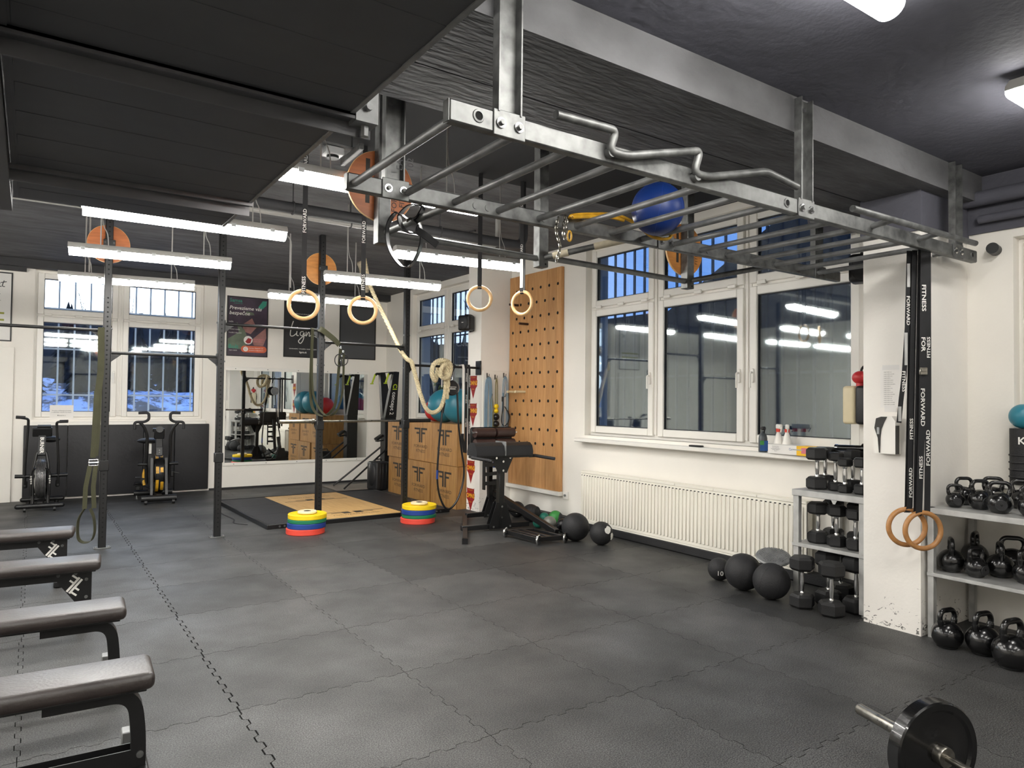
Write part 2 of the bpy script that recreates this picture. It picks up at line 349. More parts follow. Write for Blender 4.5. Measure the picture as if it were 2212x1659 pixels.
BW = (-.89, 1.50, 1.22, 3.50); RW = (-2.36, 1.20, 1.16, 3.52); FW = (3.70, 6.10, 1.22, 3.52); NW = (-5.90, -3.49, 1.08, 2.80)
struct('wall_back', wall_pieces('x', -5.5, 5.3, 7.23, 7.58, 3.75, [BW]), 'wall_paint')
struct('wall_right', wall_pieces('y', -9, 7.23, 4.87, 5.25, 3.75, [RW, FW, NW]), 'wall_paint')
struct('wall_left', wall_pieces('y', -9, 7.23, -5.7, -5.5, 3.75, []), 'wall_paint')
struct('wall_front', wall_pieces('x', -5.5, 4.87, -9.2, -9.0, 3.75, []), 'wall_paint')
p1 = struct('wall_right', MB().b2((4.15, -3.19, 0), (4.868, -2.79, 3.29)), 'pillar_paint', label='white scuffed pillar beside the dumbbell rack')
p2 = struct('wall_right', MB().b2((4.35, 2.86, 0), (4.868, 3.215, 3.60)), 'pillar_paint', label='white pillar between the two side windows')
struct('ceiling', MB().b2((-5.5, -.23, 3.62), (4.87, 7.23, 3.8)), 'ceiling_paint')
struct('ceiling', MB().b2((-5.5, -2.39, 3.60), (4.87, -.23, 3.8)), 'ceiling_shade')  # unlit stretch of the high ceiling, its shade put into the colour
struct('ceiling', MB().b2((-5.5, -9, 3.28), (4.87, -3.30, 3.5)), 'beam_paint')
struct('ceiling', MB().b2((-5.5, -3.30, 3.08), (4.87, -2.80, 3.6)).b2((-5.5, -2.78, 3.085), (4.87, -2.39, 3.6)), 'ceiling_paint', label='rough concrete beam under the ceiling')
struct('trim_1', MB().b2((-5.5, 7.06, 3.50), (4.87, 7.228, 3.618)).b2((-5.5, 7.12, 3.44), (-1.0, 7.229, 3.52)), 'dark_trim')
struct('trim_2', MB().b2((4.85, -9, 2.86), (4.869, -2.45, 3.279)).b2((4.135, -3.205, 2.80), (4.868, -2.775, 3.279)), 'beam_paint')
struct('baseboard_right', MB().b2((4.74, -2.7, 0), (4.868, 2.855, .10), .015), 'rubber_black')
struct('baseboard_back', MB().b2((1.63, 7.19, 0), (4.86, 7.228, .03)), 'rubber_black')

# ---------------------------------------------------------------- windows
def window(name, loc, rot, bx, z0, z1, zt, pane, handles, label, sill=(.16, .045)):
    """white two-row sash window; local x runs along the wall, local y points outdoors"""
    w = bx[-1]; r = thing(name, label, None, loc, rot, kind='structure')
    f = MB()
    for a, b in ((0, .05), (w - .05, w)): f.b2((a, .10, z0), (b, .18, z1))
    f.b2((.05, .10, z0), (w - .05, .18, z0 + .05)).b2((.05, .10, z1 - .05), (w - .05, .18, z1))
    for x in bx[1:-1]: f.b2((x - .045, .095, z0 + .05), (x + .045, .18, z1 - .05), .006).b2((x - .012, .08, z0 + .05), (x + .012, .096, z1 - .05), .004)
    for a, b in zip(bx, bx[1:]): f.b2((a + .05, .10, zt - .03), (b - .05, .18, zt + .03))
    f.done('frame', 'plastic_white', r)
    for ci, (a, b) in enumerate(zip(bx, bx[1:])):
        for row, (p, q) in enumerate(((z0, zt), (zt, z1))):
            x0, x1, y0, y1 = a + .035, b - .035, p + (.035 if row == 0 else .015), q - (.035 if row else .015)
            s = MB(); k = .085
            s.b2((x0, .07, y0), (x0 + k, .14, y1), .008).b2((x1 - k, .07, y0), (x1, .14, y1), .008)
            s.b2((x0 + k, .07, y0), (x1 - k, .14, y0 + k), .008).b2((x0 + k, .07, y1 - k), (x1 - k, .14, y1), .008)
            so = s.done('sash', 'plastic_white', r)
            g = MB()
            for x, y, u, v in ((x0 + k, y0 + k, x0 + k + .008, y1 - k), (x1 - k - .008, y0 + k, x1 - k, y1 - k), (x0 + k, y0 + k, x1 - k, y0 + k + .008), (x0 + k, y1 - k - .008, x1 - k, y1 - k)): g.b2((x, .09, y), (u, .135, v))
            g.done('seal', 'seal', so)
            for yy, tl in ((.104, .0), (.124, .0016)):
                pn = MB(); c = [(x0 + k + .004, yy - tl, y0 + k + .004), (x1 - k - .004, yy + tl, y0 + k + .004), (x1 - k - .004, yy + tl, y1 - k - .004), (x0 + k + .004, yy - tl, y1 - k - .004)]
                pn.bm.faces.new([pn.bm.verts.new(v) for v in c]); pn.done('pane', pane, so)
            if row == 0:
                hx = {'l': x0 + .045, 'r': x1 - .045}.get(handles[ci])
                if hx:
                    hz = (p + q) / 2 - .12
                    MB().b2((hx - .016, .055, hz - .05), (hx + .016, .072, hz + .09), .006).tube(fillet([(hx, .06, hz + .05), (hx, .02, hz + .05), (hx, .02, hz - .10)], .02), .010, 8).done('handle', 'plastic_white', so)
            if row:
                for hx in (x0 + .14, (x0 + x1) / 2, x1 - .14): MB().b2((hx - .05, .055, y0 - .02), (hx + .05, .075, y0 + .02), .006).done('hinge', 'plastic_white', so)
    MB().b2((-.06, -sill[0] + .03, z0 - .035 - sill[1]), (w + .06, .10, z0 - .035), .008).b2((0, .06, z0 - .034), (w, .12, z0)).done('sill', 'plastic_white', r)
    return r
window('window_1', (-.89, 7.23, 0), 0, [0, 1.15, 2.39], 1.22, 3.50, 2.815, 'pane_back', ['r', ''], 'white two-column window in the mirror wall above the black pads', (.07, .06))
window('window_2', (4.87, 1.20, 0), -90, [0, 1.14, 2.37, 3.56], 1.16, 3.52, 2.755, 'pane_right', ['r', 'r', 'l'], 'white three-column window above the long radiator')
window('window_3', (4.87, 6.10, 0), -90, [0, 1.20, 2.40], 1.22, 3.52, 2.825, 'pane_right', ['r', ''], 'white two-column window behind the wooden boxes')
window('window_4', (4.87, -3.49, 0), -90, [0, 1.2, 2.41], 1.08, 2.80, 2.2, 'pane_right', ['', ''], 'white window beyond the pillar above the kettlebell shelves')
def grille(label, loc, rot, w, z0, z1, step, m, rows):
    r = thing('window_grille', label, 'grille', loc, rot)
    n = int(w / step)
    for i in range(n + 1): MB().b2((i * w / n - .012, -.012, z0), (i * w / n + .012, .012, z1)).done('bar', m, r)
    for z in rows: MB().b2((-.1, .013, z - .012), (w + .1, .03, z + .012)).done('crossbar', m, r)
    MB().b2((-.1, -.012, z0 - .025), (w + .1, .012, z0)).done('frame_rail', m, r); MB().b2((-.1, -.012, z1), (w + .1, .012, z1 + .025)).done('frame_rail', m, r)
    for x in (.1, w - .1):
        for z in (z0 + .2, z1 - .2): MB().cyl((x, 0, z), (x, -.16, z), .01, seg=8).done('anchor', m, r)
    return r
grille('pale steel bar grille outside the window in the mirror wall', (-1.0, 7.66, 0), 0, 2.6, 1.05, 3.55, .213, 'grille_white', [1.6, 2.33, 2.97])
grille('dark steel bar grille outside the three-column window', (5.40, 1.4, 0), -90, 3.9, 1.0, 3.75, .17, 'grille_dark', [1.9, 2.75])
grille('dark steel bar grille outside the window behind the wooden boxes', (5.40, 6.3, 0), -90, 2.8, 1.0, 3.75, .17, 'grille_dark', [1.9, 2.75])

# ---------------------------------------------------------------- outdoors
def hill():
    mb = MB(); rows = []
    for j in range(41):
        y = 7.7 + j * 1.4; row = []
        for i in range(45):
            x = -36 + i * 1.7; z = .25 + max(0, (y - 9)) * .066 + .35 * math.sin(x * .41 + y * .23) * min(1, (y - 8) * .08) + random.uniform(-.12, .12) * min(1, (y - 8) * .2)
            row.append(mb.bm.verts.new((x, y, z)))
        rows.append(row)
    for a, b in zip(rows, rows[1:]):
        for i in range(44): mb.bm.faces.new((a[i], a[i + 1], b[i + 1], b[i]))
    return mb
m = mat('snow_patchy', (205, 218, 238), .85, var=.05); t = m.node_tree; b = t.nodes['Principled BSDF']
ge = N(t, 'ShaderNodeNewGeometry'); mp = N(t, 'ShaderNodeMapping'); mp.inputs['Scale'].default_value = (.55, .16, .6); t.links.new(ge.outputs['Position'], mp.inputs[0])
nz = N(t, 'ShaderNodeTexNoise'); nz.inputs['Scale'].default_value = 2.4; nz.inputs['Detail'].default_value = 9; nz.inputs['Roughness'].default_value = .68; t.links.new(mp.outputs[0], nz.inputs[0])
rp = N(t, 'ShaderNodeValToRGB'); e = rp.color_ramp.elements; e[0].position = .46; e[0].color = (.03, .035, .045, 1); e[1].position = .54; e[1].color = (.55, .66, .85, 1); t.links.new(nz.outputs[0], rp.inputs[0]); t.links.new(rp.outputs[0], b.inputs['Base Color'])
struct('exterior_ground', hill(), 'snow_patchy')
rd = MB(); rows = [[rd.bm.verts.new((-40 + i * 1.6, 50 + j * 2, 2.2 + j * 1.3 + random.uniform(-.3, .5) * (1 + j * .3))) for i in range(52)] for j in range(5)]
for a_, b_ in zip(rows, rows[1:]):
    for i in range(51): rd.bm.faces.new((a_[i], a_[i + 1], b_[i + 1], b_[i]))
struct('exterior_hill', rd, 'needles')
struct('exterior_ground', MB().b2((5.3, -40, -.3), (60, 40, -.2)), 'snow')
def conifer(loc, h, row):
    r = thing('spruce_tree', ['dark spruce in the front row beyond the snowy slope', 'dark spruce in the middle row beyond the snowy slope', 'dark spruce in the last row beyond the snowy slope'][row], 'tree', loc, random.uniform(0, 360), ['front row of spruces', 'middle row of spruces', 'last row of spruces'][row])
    mb = MB(); n = 15
    for k in range(n):
        z = h * (.08 + .84 * k / n); rr = h * .20 * (1 - k / n) ** .8 + .10; pts = []
        A = [mb.bm.verts.new((math.cos(a * .3491) * rr * (random.uniform(.85, 1.15) if a % 2 else random.uniform(.5, .75)), math.sin(a * .3491) * rr * (random.uniform(.85, 1.15) if a % 2 else random.uniform(.5, .75)), z - (.05 * h * random.random() if a % 2 else -.01 * h))) for a in range(18)]
        tp = mb.bm.verts.new((0, 0, z + h * .17))
        for i in range(18): mb.bm.faces.new((A[i], A[(i + 1) % 18], tp))
    mb.done('crown', 'needles', r); MB().cyl((0, 0, -.4), (0, 0, h * .5), h * .03, h * .015, 8).done('trunk', 'bark', r); return r
for row, (y, n, st, x0) in enumerate(((29, 17, 2.05, -15.5), (34, 19, 2.2, -17.0), (40, 19, 2.4, -18.5))):
    for i in range(n): conifer((x0 + i * st, y + random.uniform(-.3, .3), .25 + (y - 9) * .066 - .3), random.uniform(3.1, 3.9) + row * .45, row)
def birch(loc, h, label):
    r = thing('bare_tree', label, 'tree', loc); mb = MB()
    def br(p, d, L, rad, lev):
        q = p + d * L; mb.cyl(p, q, rad, rad * .6, 5)
        if lev:
            for _ in range(4 if lev > 1 else 3):
                s = p.lerp(q, random.uniform(.35, 1)); nd = (d + V((random.uniform(-.8, .8), random.uniform(-.5, .5), random.uniform(-.1, .6)))).normalized(); br(s, nd, L * random.uniform(.4, .6), rad * .5, lev - 1)
    p = V((0, 0, -.3)); d = V((0, 0, 1))
    for k in range(5):
        br(p, d, h / 5, h * .011 * (1 - k * .17), 2 if k else 0); p = p + d * (h / 5); d = (d + V((random.uniform(-.1, .1), 0, 0))).normalized()
    mb.done('branches', 'bark', r); return r
birch((1.9, 43, 2.4), 5.6, 'slim bare tree above the spruces, behind the left half of the mirror-wall window')
birch((3.1, 45, 2.5), 6.6, 'tall bare tree next to the steel rack post in the mirror-wall window')
birch((4.3, 47, 2.6), 5.8, 'bushy bare tree by the centre bar of the mirror-wall window')
for k, (x, y, hh) in enumerate(((12, 14, 7), (11.2, 17, 8), (14, 19.5, 7.5))): birch((x, y, -.3), hh, ['bare branching tree outside the window behind the boxes, close to its pillar', 'bare tree outside the middle of the window behind the boxes', 'bare tree far outside the window behind the boxes'][k])
bd = thing('outbuilding', 'dark neighbouring building with a stepped sloping roof outside the three-column window', 'building', (9.2, 0, -.2))
MB().b2((0, -14, 0), (3.8, 9.5, 3.55)).done('wall', 'outer_wall', bd); MB().prism([(4.2, 3.551), (-14, 3.551), (-14, 8.2), (-4.5, 8.2)], (.3, 0, 0), Y, Z, 3.4).done('roof', 'outer_wall', bd)
# ---------------------------------------------------------------- overhead door
dr = thing('overhead_door', 'raised dark sectional garage door hanging flat under the ceiling', 'garage door', (0, 0, 2.80))
def ribs(y0, y1):
    mb = MB().b2((-1.0, y0, 0), (.19, y1, .04)); n = max(2, int((y1 - y0) / .3))
    for i in range(n): c = y0 + (y1 - y0) * (i + .5) / n; mb.b2((-.99, c - .08, -.0016), (.18, c + .08, .001), .0015)
    return mb
for a, b in ((-1.02, -.35), (-2.69, -1.03), (-4.33, -2.70), (-6.0, -4.34)): ribs(a, b).done('door_section', 'ceiling_door' if 'ceiling_door' in MATS else mat('ceiling_door', (76, 77, 80), .6, var=.06), dr)
for k, y in enumerate((-1.05, -2.72, -4.36)):
    s = MB().b2((-1.03, y - .045, -.012), (.30 if k else .20, y + .045, 0)).b2((-1.03, y + .035, -.07), (.30 if k else .20, y + .045, -.012)).b2((-1.03, y - .045, -.025), (.30 if k else .20, y - .035, 0)); so = s.done('strut', mat('strut_grey', (88, 88, 91), .55), dr)
    if k:
        h = MB()
        for i in range(24): x = -.98 + i * .052; h.b2((x, y - .034, -.0135), (x + (.030 if i % 2 else .014), y - .012, -.0122))
        h.done('slots', 'seal', so)['kind'] = 'stuff'
        MB().b2((.20, y - .05, -.03), (.30, y + .05, .14)).cyl((.25, y - .08, .03), (.25, y - .05, .03), .016, seg=8).cyl((.26, y, -.075), (.26, y, -.03), .018, seg=6).done('end_bracket', 'zinc_dark', so)
MB().b2((.175, -6, -.006), (.195, -.35, .05)).done('edge_profile', 'zinc_dark', dr)
MB().b2((-1.02, -6, -.006), (-1.0, -.35, .05)).done('edge_profile', 'ceiling_door', dr)
MB().b2((-1.09, -6, -.06), (-1.03, -.2, .07)).done('track', 'ceiling_door', dr)
for y in (-.6, -3.0): MB().bar((-1.06, y, .07), (-1.06, y, .48 if y < -2.5 else .80), .03, .03).done('hanger', 'ceiling_door', dr)
# ---------------------------------------------------------------- ceiling runs
def pipe(name, label, cat, pts, r, m, hang=(), zc=3.62):
    t = thing(name, label, cat, pts[0]); o = V(pts[0])
    MB().tube([V(p) - o for p in fillet(pts, .12)], r, 14).done('run', m, t)
    for h in hang:
        h = V(h) - o; MB().cyl(h, (h.x, h.y, zc - o.z), .006, seg=6).torus(h, r + .008, .006, X, 16, 6).done('hanger', 'dark_trim', t)
    return t
pipe('ceiling_pipe', 'thick dark pipe hung across the ceiling above the rack', 'pipe', [(-5.4, .72, 3.3), (3.55, .72, 3.3), (3.55, .72, 3.61)], .05, 'dark_trim', [(1.0, .72, 3.3), (2.5, .72, 3.3), (-1, .72, 3.3)])
pipe('ceiling_pipe', 'pale grey pipe beside the thick dark ceiling pipe', 'pipe', [(-5.4, .86, 3.27), (3.3, .86, 3.27), (3.3, .86, 3.61)], .026, 'lamp_body', [(1.6, .86, 3.27)])
pipe('ceiling_pipe', 'grey pipe along the upper edge of the side wall, over the speakers', 'pipe', [(4.78, -8.5, 3.10), (4.78, -2.0, 3.10), (4.78, -2.0, 3.6)], .055, 'beam_paint', [(4.78, -4, 3.1), (4.78, -6, 3.1)], 3.28)
pipe('ceiling_pipe', 'thin grey pipe under the larger pipe on the side wall', 'pipe', [(4.80, -8.5, 2.95), (4.80, -3.3, 2.95)], .03, 'beam_paint', [(4.8, -5, 2.95)], 3.28)
pipe('cable_conduit', 'thin conduit bending down to the lamp row by the mirror wall', 'conduit', [(-1.3, 3.18, 3.60), (-.42, 3.18, 3.60), (-.42, 3.18, 2.92)], .009, 'lamp_body')
pipe('cable_conduit', 'thin conduit along the ceiling over the posters', 'conduit', [(.9, 3.07, 3.60), (1.70, 3.07, 3.60), (1.70, 3.07, 2.95)], .009, 'lamp_body')
pipe('cable_conduit', 'thin conduit crossing the ceiling behind the wood target discs', 'conduit', [(-1.4, 1.9, 3.60), (3.4, 1.9, 3.60), (3.4, 1.5, 3.60)], .012, 'dark_trim')
# ---------------------------------------------------------------- tube lamps
def lamp(p, q, label, group=None, zc=3.62, hang=True, z=2.85):
    p, q = V((p[0], p[1], z)), V((q[0], q[1], z)); c = (p + q) / 2; L = (q - p).length
    t = thing('tube_lamp', label, 'lamp', c, math.degrees(math.atan2(q.y - p.y, q.x - p.x)), group)
    pr = lambda a0, a1, n: [(math.cos(math.radians(a0 + (a1 - a0) * i / n)) * .061, math.sin(math.radians(a0 + (a1 - a0) * i / n)) * .056) for i in range(n + 1)]
    MB().prism([(y, z * .95) for y, z in pr(173, 367, 12)], (-L / 2, 0, 0), Y, Z, L).done('diffuser', 'lamp_glow', t)
    MB().prism([(-.060, .0065), (.060, .0065), (.057, .030), (.038, .054), (-.038, .054), (-.057, .030)], (-L / 2 - .008, 0, .001), Y, Z, L + .016).done('housing', 'lamp_body', t)
    for i in range(5): x = -L * .42 + L * .21 * i; MB().b2((x - .018, -.064, -.006), (x + .018, -.058, .022), .003).b2((x - .018, .058, -.006), (x + .018, .064, .022), .003).done('clip', 'clear_grey', t)
    if hang:
        for x in (-L * .32, L * .32): MB().cyl((x, 0, .04), (x, 0, zc - z), .005, seg=6).tube(smooth_path([(x + .06, 0, .045), (x + .05, 0, .16), (x + .008, 0, .3), (x + .008, 0, zc - z)], 4), .004, 6).done('suspension', 'lamp_body', t)
    return t
lamp((-.65, -.10), (.68, -.14), 'tube lamp under the far edge of the raised garage door')
lamp((-.665, 1.52), (.62, 1.38), 'tube lamp in front of the first steel rack post and its wood disc')
lamp((-.69, 3.20), (.59, 3.00), 'tube lamp behind the first rack post, in front of the barred window')
lamp((1.56, 1.43), (2.80, 1.28), 'tube lamp at the third rack post, crossed by the climbing rope')
lamp((1.45, 3.08), (2.77, 3.05), 'tube lamp above the posters behind the two pale gym rings')
lamp((1.64, -.08), (2.85, -.22), 'tube lamp behind the knotted black band, over the far gym rings')
lamp((.20, -1.66), (1.48, -1.67), 'tube lamp ending behind the large wood disc of the monkey bars')
lamp((.64, -4.13), (1.91, -4.13), 'lamp on the near ceiling cut by the top of the view', hang=False, z=3.19)
lamp((3.17, -4.13), (3.80, -4.13), 'lamp on the near ceiling close to the side wall', hang=False, z=3.19)
for x in (-4.4, -2.7): 
    for y in (3.1, 1.4, -.1, -1.7): lamp((x, y), (x + 1.27, y), 'tube lamp in the left part of the hall, outside the view', 'tube lamps outside the view')
for x in (-3.0, 1.0):
    for y in (-5.9, -7.6): lamp((x, y), (x + 1.27, y), 'tube lamp on the near ceiling behind the viewpoint', 'ceiling lamps behind the viewpoint', hang=False, z=3.19)
for x in (-3.8, -1.6): lamp((x, -4.13), (x + 1.27, -4.13), 'tube lamp on the near ceiling behind the viewpoint', 'ceiling lamps behind the viewpoint', hang=False, z=3.19)

t = thing('ceiling_fixture', 'open metal ceiling fixture with two rails beside the raised door edge', 'ceiling fixture', (.92, -.50, 3.45))
for x in (-.17, .14): MB().bar((x, -.22, 0), (x + .02, .22, 0), .035, .05, bev=.004).done('rail', 'zinc', t)
MB().b2((-.20, -.03, .03), (.20, .03, .05)).done('cross_plate', 'zinc_dark', t); MB().box((0, .0, -.01), (.14, .12, .06), None, .008).done('junction_box', 'clear_grey', t); MB().cyl((0, 0, -.06), (0, 0, -.03), .045, seg=20).done('sensor', 'black_plastic', t)
for x in (-.15, .15): MB().cyl((x, 0, .05), (x, 0, .15), .006, seg=6).done('hanger', 'dark_trim', t)
# ================================================================ RIG, MONKEY BARS, THINGS HUNG FROM THEM
rig = thing('rack_rig', 'black steel rack of four perforated posts with pull-up bars, bolted to floor and ceiling', 'gym rack', (0, 2.91, 0))
PX = [-.262, .870, 2.040, 3.205]
def holes(mb_pts, r=.009):
    mb = MB()
    for x, y, z in mb_pts: mb.cyl((x, y, z), (x, y - .0012, z), r, seg=8)
    return mb
for i, x in enumerate(PX):
    top = 3.615
    po = MB().box((x, 0, top / 2), (.07, .07, top), bev=.005).done('post', 'black_metal', rig)
    zz = [(x, -.0352, .12 + .05 * k) for k in range(69) if not 2.62 < .12 + .05 * k < 2.86 or i > 1]
    ho = holes(zz).done('hole', 'clear_grey' if False else mat('hole_dark', (6, 6, 7), .9), po); ho['kind'] = 'stuff'
    MB().box((x, 0, .004), (.16, .12, .008), bev=.002).done('foot_plate', 'zinc', po)
    for sx in (-.06, .06): MB().cyl((x + sx, -.03, .008), (x + sx, -.03, .022), .011, seg=6).done('bolt', 'zinc_dark', po)
def crossbar(x0, x1, z, g0=True, g1=True):
    b = MB().cyl((x0, 0, z), (x1, 0, z), .0165, seg=14).done('pull_up_bar', 'black_metal', rig)
    for x, s, g in ((x0, 1, g0), (x1, -1, g1)):
        if g: MB().box((x + s * .003, 0, z - .03), (.006, .075, .14)).prism([(0, -.018), (s * .10, -.018), (0, -.10)], (x, -.004, z), X, Z, .008).done('gusset', 'black_metal', b)
MB().box((-1.435, 0, 1.8), (.07, .07, 3.60), bev=.005).done('post', 'black_metal', rig); MB().box((-1.435, 0, .004), (.16, .12, .008), bev=.002).done('foot_plate', 'zinc', rig)
crossbar(-1.40, PX[0] - .036, 2.275); crossbar(PX[0] + .036, PX[1] - .036, 2.045); crossbar(PX[1] + .036, PX[2] - .036, 2.43); crossbar(PX[2] + .036, PX[3] - .036, 2.285); crossbar(PX[3] + .036, 4.33, 2.045, True, False)
MB().box((4.341, 0, 2.045), (.016, .14, .20), bev=.004).done('wall_bracket', 'black_metal', rig)
for x, z in ((PX[0], .86), (PX[1], .90), (PX[2], 1.255), (PX[3], 1.255)):
    j = MB().box((x, 0, z), (.088, .088, .11), bev=.006)
    if z > 1: j.box((x, .085, z - .02), (.05, .09, .025), bev=.004).box((x, .125, z + .02), (.05, .012, .08), bev=.003)
    j = j.done('j_cup', 'black_plastic', rig)
for x in (PX[0], PX[2]):
    c = MB().box((x, -.042, 3.20), (.11, .014, .07), bev=.004).done('disc_clamp', 'black_metal', rig)
    for s in (-.04, .04): MB().cyl((x + s, -.049, 3.2), (x + s, -.058, 3.2), .011, seg=6).done('bolt', 'chrome', c)
for i, x in enumerate(PX):
    for z in (2.0, 2.44) if i else (2.06, 2.30):
        MB().cyl((x - .035, 0, z), (x - .05, 0, z), .011, seg=6).done('bolt', 'zinc_dark', rig); MB().cyl((x + .035, 0, z), (x + .05, 0, z), .011, seg=6).done('bolt', 'zinc_dark', rig)
def disc(loc, label, m, r=.198, prints=False):
    t = thing('target_disc', label, 'target disc', loc, 0, 'wood target discs on the posts')
    MB().lathe([(.001, 0), (r, 0), (r, .018), (.001, .018)], (0, .018, 0), -Y, 48).done('disc', m, t)
    MB().lathe([(r - .001, .002), (r + .003, .002), (r + .003, .016), (r - .001, .016)], (0, .018, 0), -Y, 48, True).done('edge', 'ring_wood', t)
    if prints:
        MB().b2((-.098, -.0015, -.11), (-.072, 0, .15)).done('print_bar', 'print_black', t); MB().b2((-.045, -.0015, -.07), (-.028, 0, .06)).done('print_bar', 'print_black', t)
        text('FORWARD', 'print_black', .048, (.085, 0, -.02), Z, -X, t); text('FITNESS', 'print_black', .048, (.135, 0, -.02), Z, -X, t)
    return t
disc((PX[0], 2.947, 3.20), 'orange-brown wood target disc behind the first rack post, above the barred window', 'disc_wood_red')
disc((PX[2], 2.947, 3.20), 'honey wood target disc behind the third rack post, by the pale gym rings', 'disc_wood')
disc((.76, -1.764, 2.835), 'large red-brown wood disc with black print at the near corner of the monkey bars', 'disc_wood_red', .205, True)
disc((3.37, -1.764, 2.805), 'printed wood disc on the far hanging post, in front of the three-column window', 'disc_wood', .205, True)
# racked barbell
bb = thing('barbell', 'worn steel barbell resting on the rack across the wooden boxes', 'barbell', (2.6, 3.0, 1.30))
MB().cyl((-.60, 0, 0), (.62, 0, 0), .014, seg=14).done('shaft', 'steel', bb)
for s, m in ((-1, 'steel'), (1, 'black_metal')):
    a = .60 * s; MB().lathe([(.026, 0), (.036, 0), (.036, .03), (.026, .03), (.026, .42), (.022, .425)], (a, 0, 0), (s, 0, 0), 18).done('sleeve', m, bb)

def strap_print(parent, pts, words, w=.036, front=True, m='print_white', off=.0, up=True, size=.033):
    """words run along the strap between consecutive points, printed on the side facing -y"""
    for (p, word) in zip(pts, words): text(word, m, size, p, Z if up else -Z, -X if up else X, parent, ext=.0012)
def gym_ring(name, label, c, top, r, yaw, m='ring_wood', w=.036, words=(), up=True, group='gym rings'):
    t = thing(name, label, 'gym rings', c, yaw, group)
    MB().torus((0, 0, 0), r - .015, .0152, Y, 48, 14).done('ring', m, t)
    h = top - c[2]; q = r - .015
    lo = arc((0, 0, q), .019, -90, 0, 4, Y, Z)
    MB().strap([(0, -.017, h), (0, -.017, q + .02)] + [(0, -.012, q - .012), (0, 0, q - .019), (0, .012, q - .012)] + [(0, .017, q + .02), (0, .016, h)], w, .0022, X).done('strap', 'strap_black', t)
    MB().strap([(-.006, -.020, h), (-.006, -.021, q + .06)], .012, .001, X)
    return t, h, q
def words_on(t, zs, words, y=-.0185, up=True, size=.036):
    for z, wd_ in zip(zs, words): text(wd_, 'print_white', size, (0, y, z), Z if up else -Z, -X if up else X, t)
g1, h, q = gym_ring('gym_ring', 'pale wood gym ring on a printed black strap, in front of the white-lettered black poster', (.735, -.45, 2.277), 3.60, .118, -18)
words_on(g1, (.145, .62, 1.02), ('FITNESS', 'FORWARD', 'FORWARD'))
g2, h, q = gym_ring('gym_ring', 'pale wood gym ring hanging before the plain grey framed poster, beside the climbing rope', (1.248, -.33, 2.291), 3.60, .118, -22)
words_on(g2, (.22, .62, 1.05), ('FITNESS', 'FORWARD', 'FITNESS'))
g3, h, q = gym_ring('gym_ring', 'pale wood gym ring on a plain black strap, above the small wall speaker', (2.348, -.31, 2.488), 3.60, .118, -28)
g4, h, q = gym_ring('gym_ring', 'pale gym ring on a white-edged strap, in front of the peg board', (2.778, -.36, 2.479), 3.60, .118, -66)
words_on(g4, (.45, .85), ('FORWARD', 'FITNESS'))
MB().strap([(0, -.0195, .14), (0, -.0195, .40)], .030, .001, X).done('pale_band', 'print_white', g4)

# ---------------------------------------------------------------- monkey bars
mk = thing('monkey_bars', 'galvanised steel monkey bar ladder hung from the ceiling beam', 'monkey bars', (2.5, -2.8, 2.66))
O = V((2.5, -2.8, 2.66))
def at(*p): return V(p) - O
def part(mb_fn, name, m, parent=mk): return mb_fn.done(name, m, parent)
def tb(mb, lo, hi, bev=0): return mb.b2(at(*lo), at(*hi), bev)
for y0, y1, xa in ((-3.335, -3.290, .335), (-2.305, -2.260, .345)):
    for a, b in ((xa, 2.498), (2.502, 4.68)):
        rl = tb(MB(), (a, y0, 2.615), (b, y1, 2.70), .006).done('rail', 'zinc', mk)
        tb(MB(), (a - .003, y0 + .002, 2.617), (a, y1 - .002, 2.698)).done('end_cap', 'zinc', rl)
for k in range(15):
    x = .384 + .2825 * k
    r = MB().cyl(at(x, -3.292, 2.652), at(x, -2.30, 2.652), .0185, seg=16); r.done('rung', 'zinc_dark', mk)
for x in (.46, 2.40, 4.60):
    a = at(x, -3.335, 2.66); wr = MB().lathe([(.016, -.001), (.027, -.001), (.024, .004), (.017, .005)], a, -Y, 20, True).done('welded_ring', 'zinc', mk); MB().cyl(a, a - Y * .0015, .0165, seg=18).done('hole', 'hole_dark', mk)
def bolts(x, y, s, par):
    for dx in (-.042, .042):
        a = at(x + dx, y, 2.655); b = MB().lathe([(.001, .006), (.021, .006), (.021, 0), (.001, 0)], a, Y * s, 18).done('washer', 'chrome', par)
        MB().cyl(a + Y * s * .006, a + Y * s * .018, .011, seg=6).done('bolt', 'zinc', par)
for x, top in ((.60, 3.27), (2.572, 3.265), (4.375, 3.275)):
    s = MB(); tb(s, (x - .055, -3.308, 2.70), (x + .055, -3.300, top)); tb(s, (x - .055, -3.345, 2.70), (x - .048, -3.308, top)); tb(s, (x + .048, -3.345, 2.70), (x + .055, -3.308, top))
    so = s.done('support', 'zinc', mk)
    pl = tb(MB(), (x - .075, -3.341, 2.605), (x + .075, -3.335, 2.708), .003).done('bracket_plate', 'zinc', so); bolts(x, -3.341, -1, so)
    MB().cyl(at(x + .0, -3.308, top - .06), at(x, -3.326, top - .06), .014, seg=6).done('bolt', 'chrome', so)
for x in (.60, 2.572, 4.375):
    s = MB(); tb(s, (x - .055, -2.262, 2.70), (x + .055, -2.254, 3.60)); tb(s, (x - .055, -2.30, 2.70), (x - .048, -2.262, 3.60)); tb(s, (x + .048, -2.30, 2.70), (x + .055, -2.262, 3.60)); so = s.done('support', 'zinc', mk)
    tb(MB(), (x - .075, -2.313, 2.605), (x + .075, -2.305, 2.708), .003).done('bracket_plate', 'zinc', so); bolts(x, -2.313, -1, so)
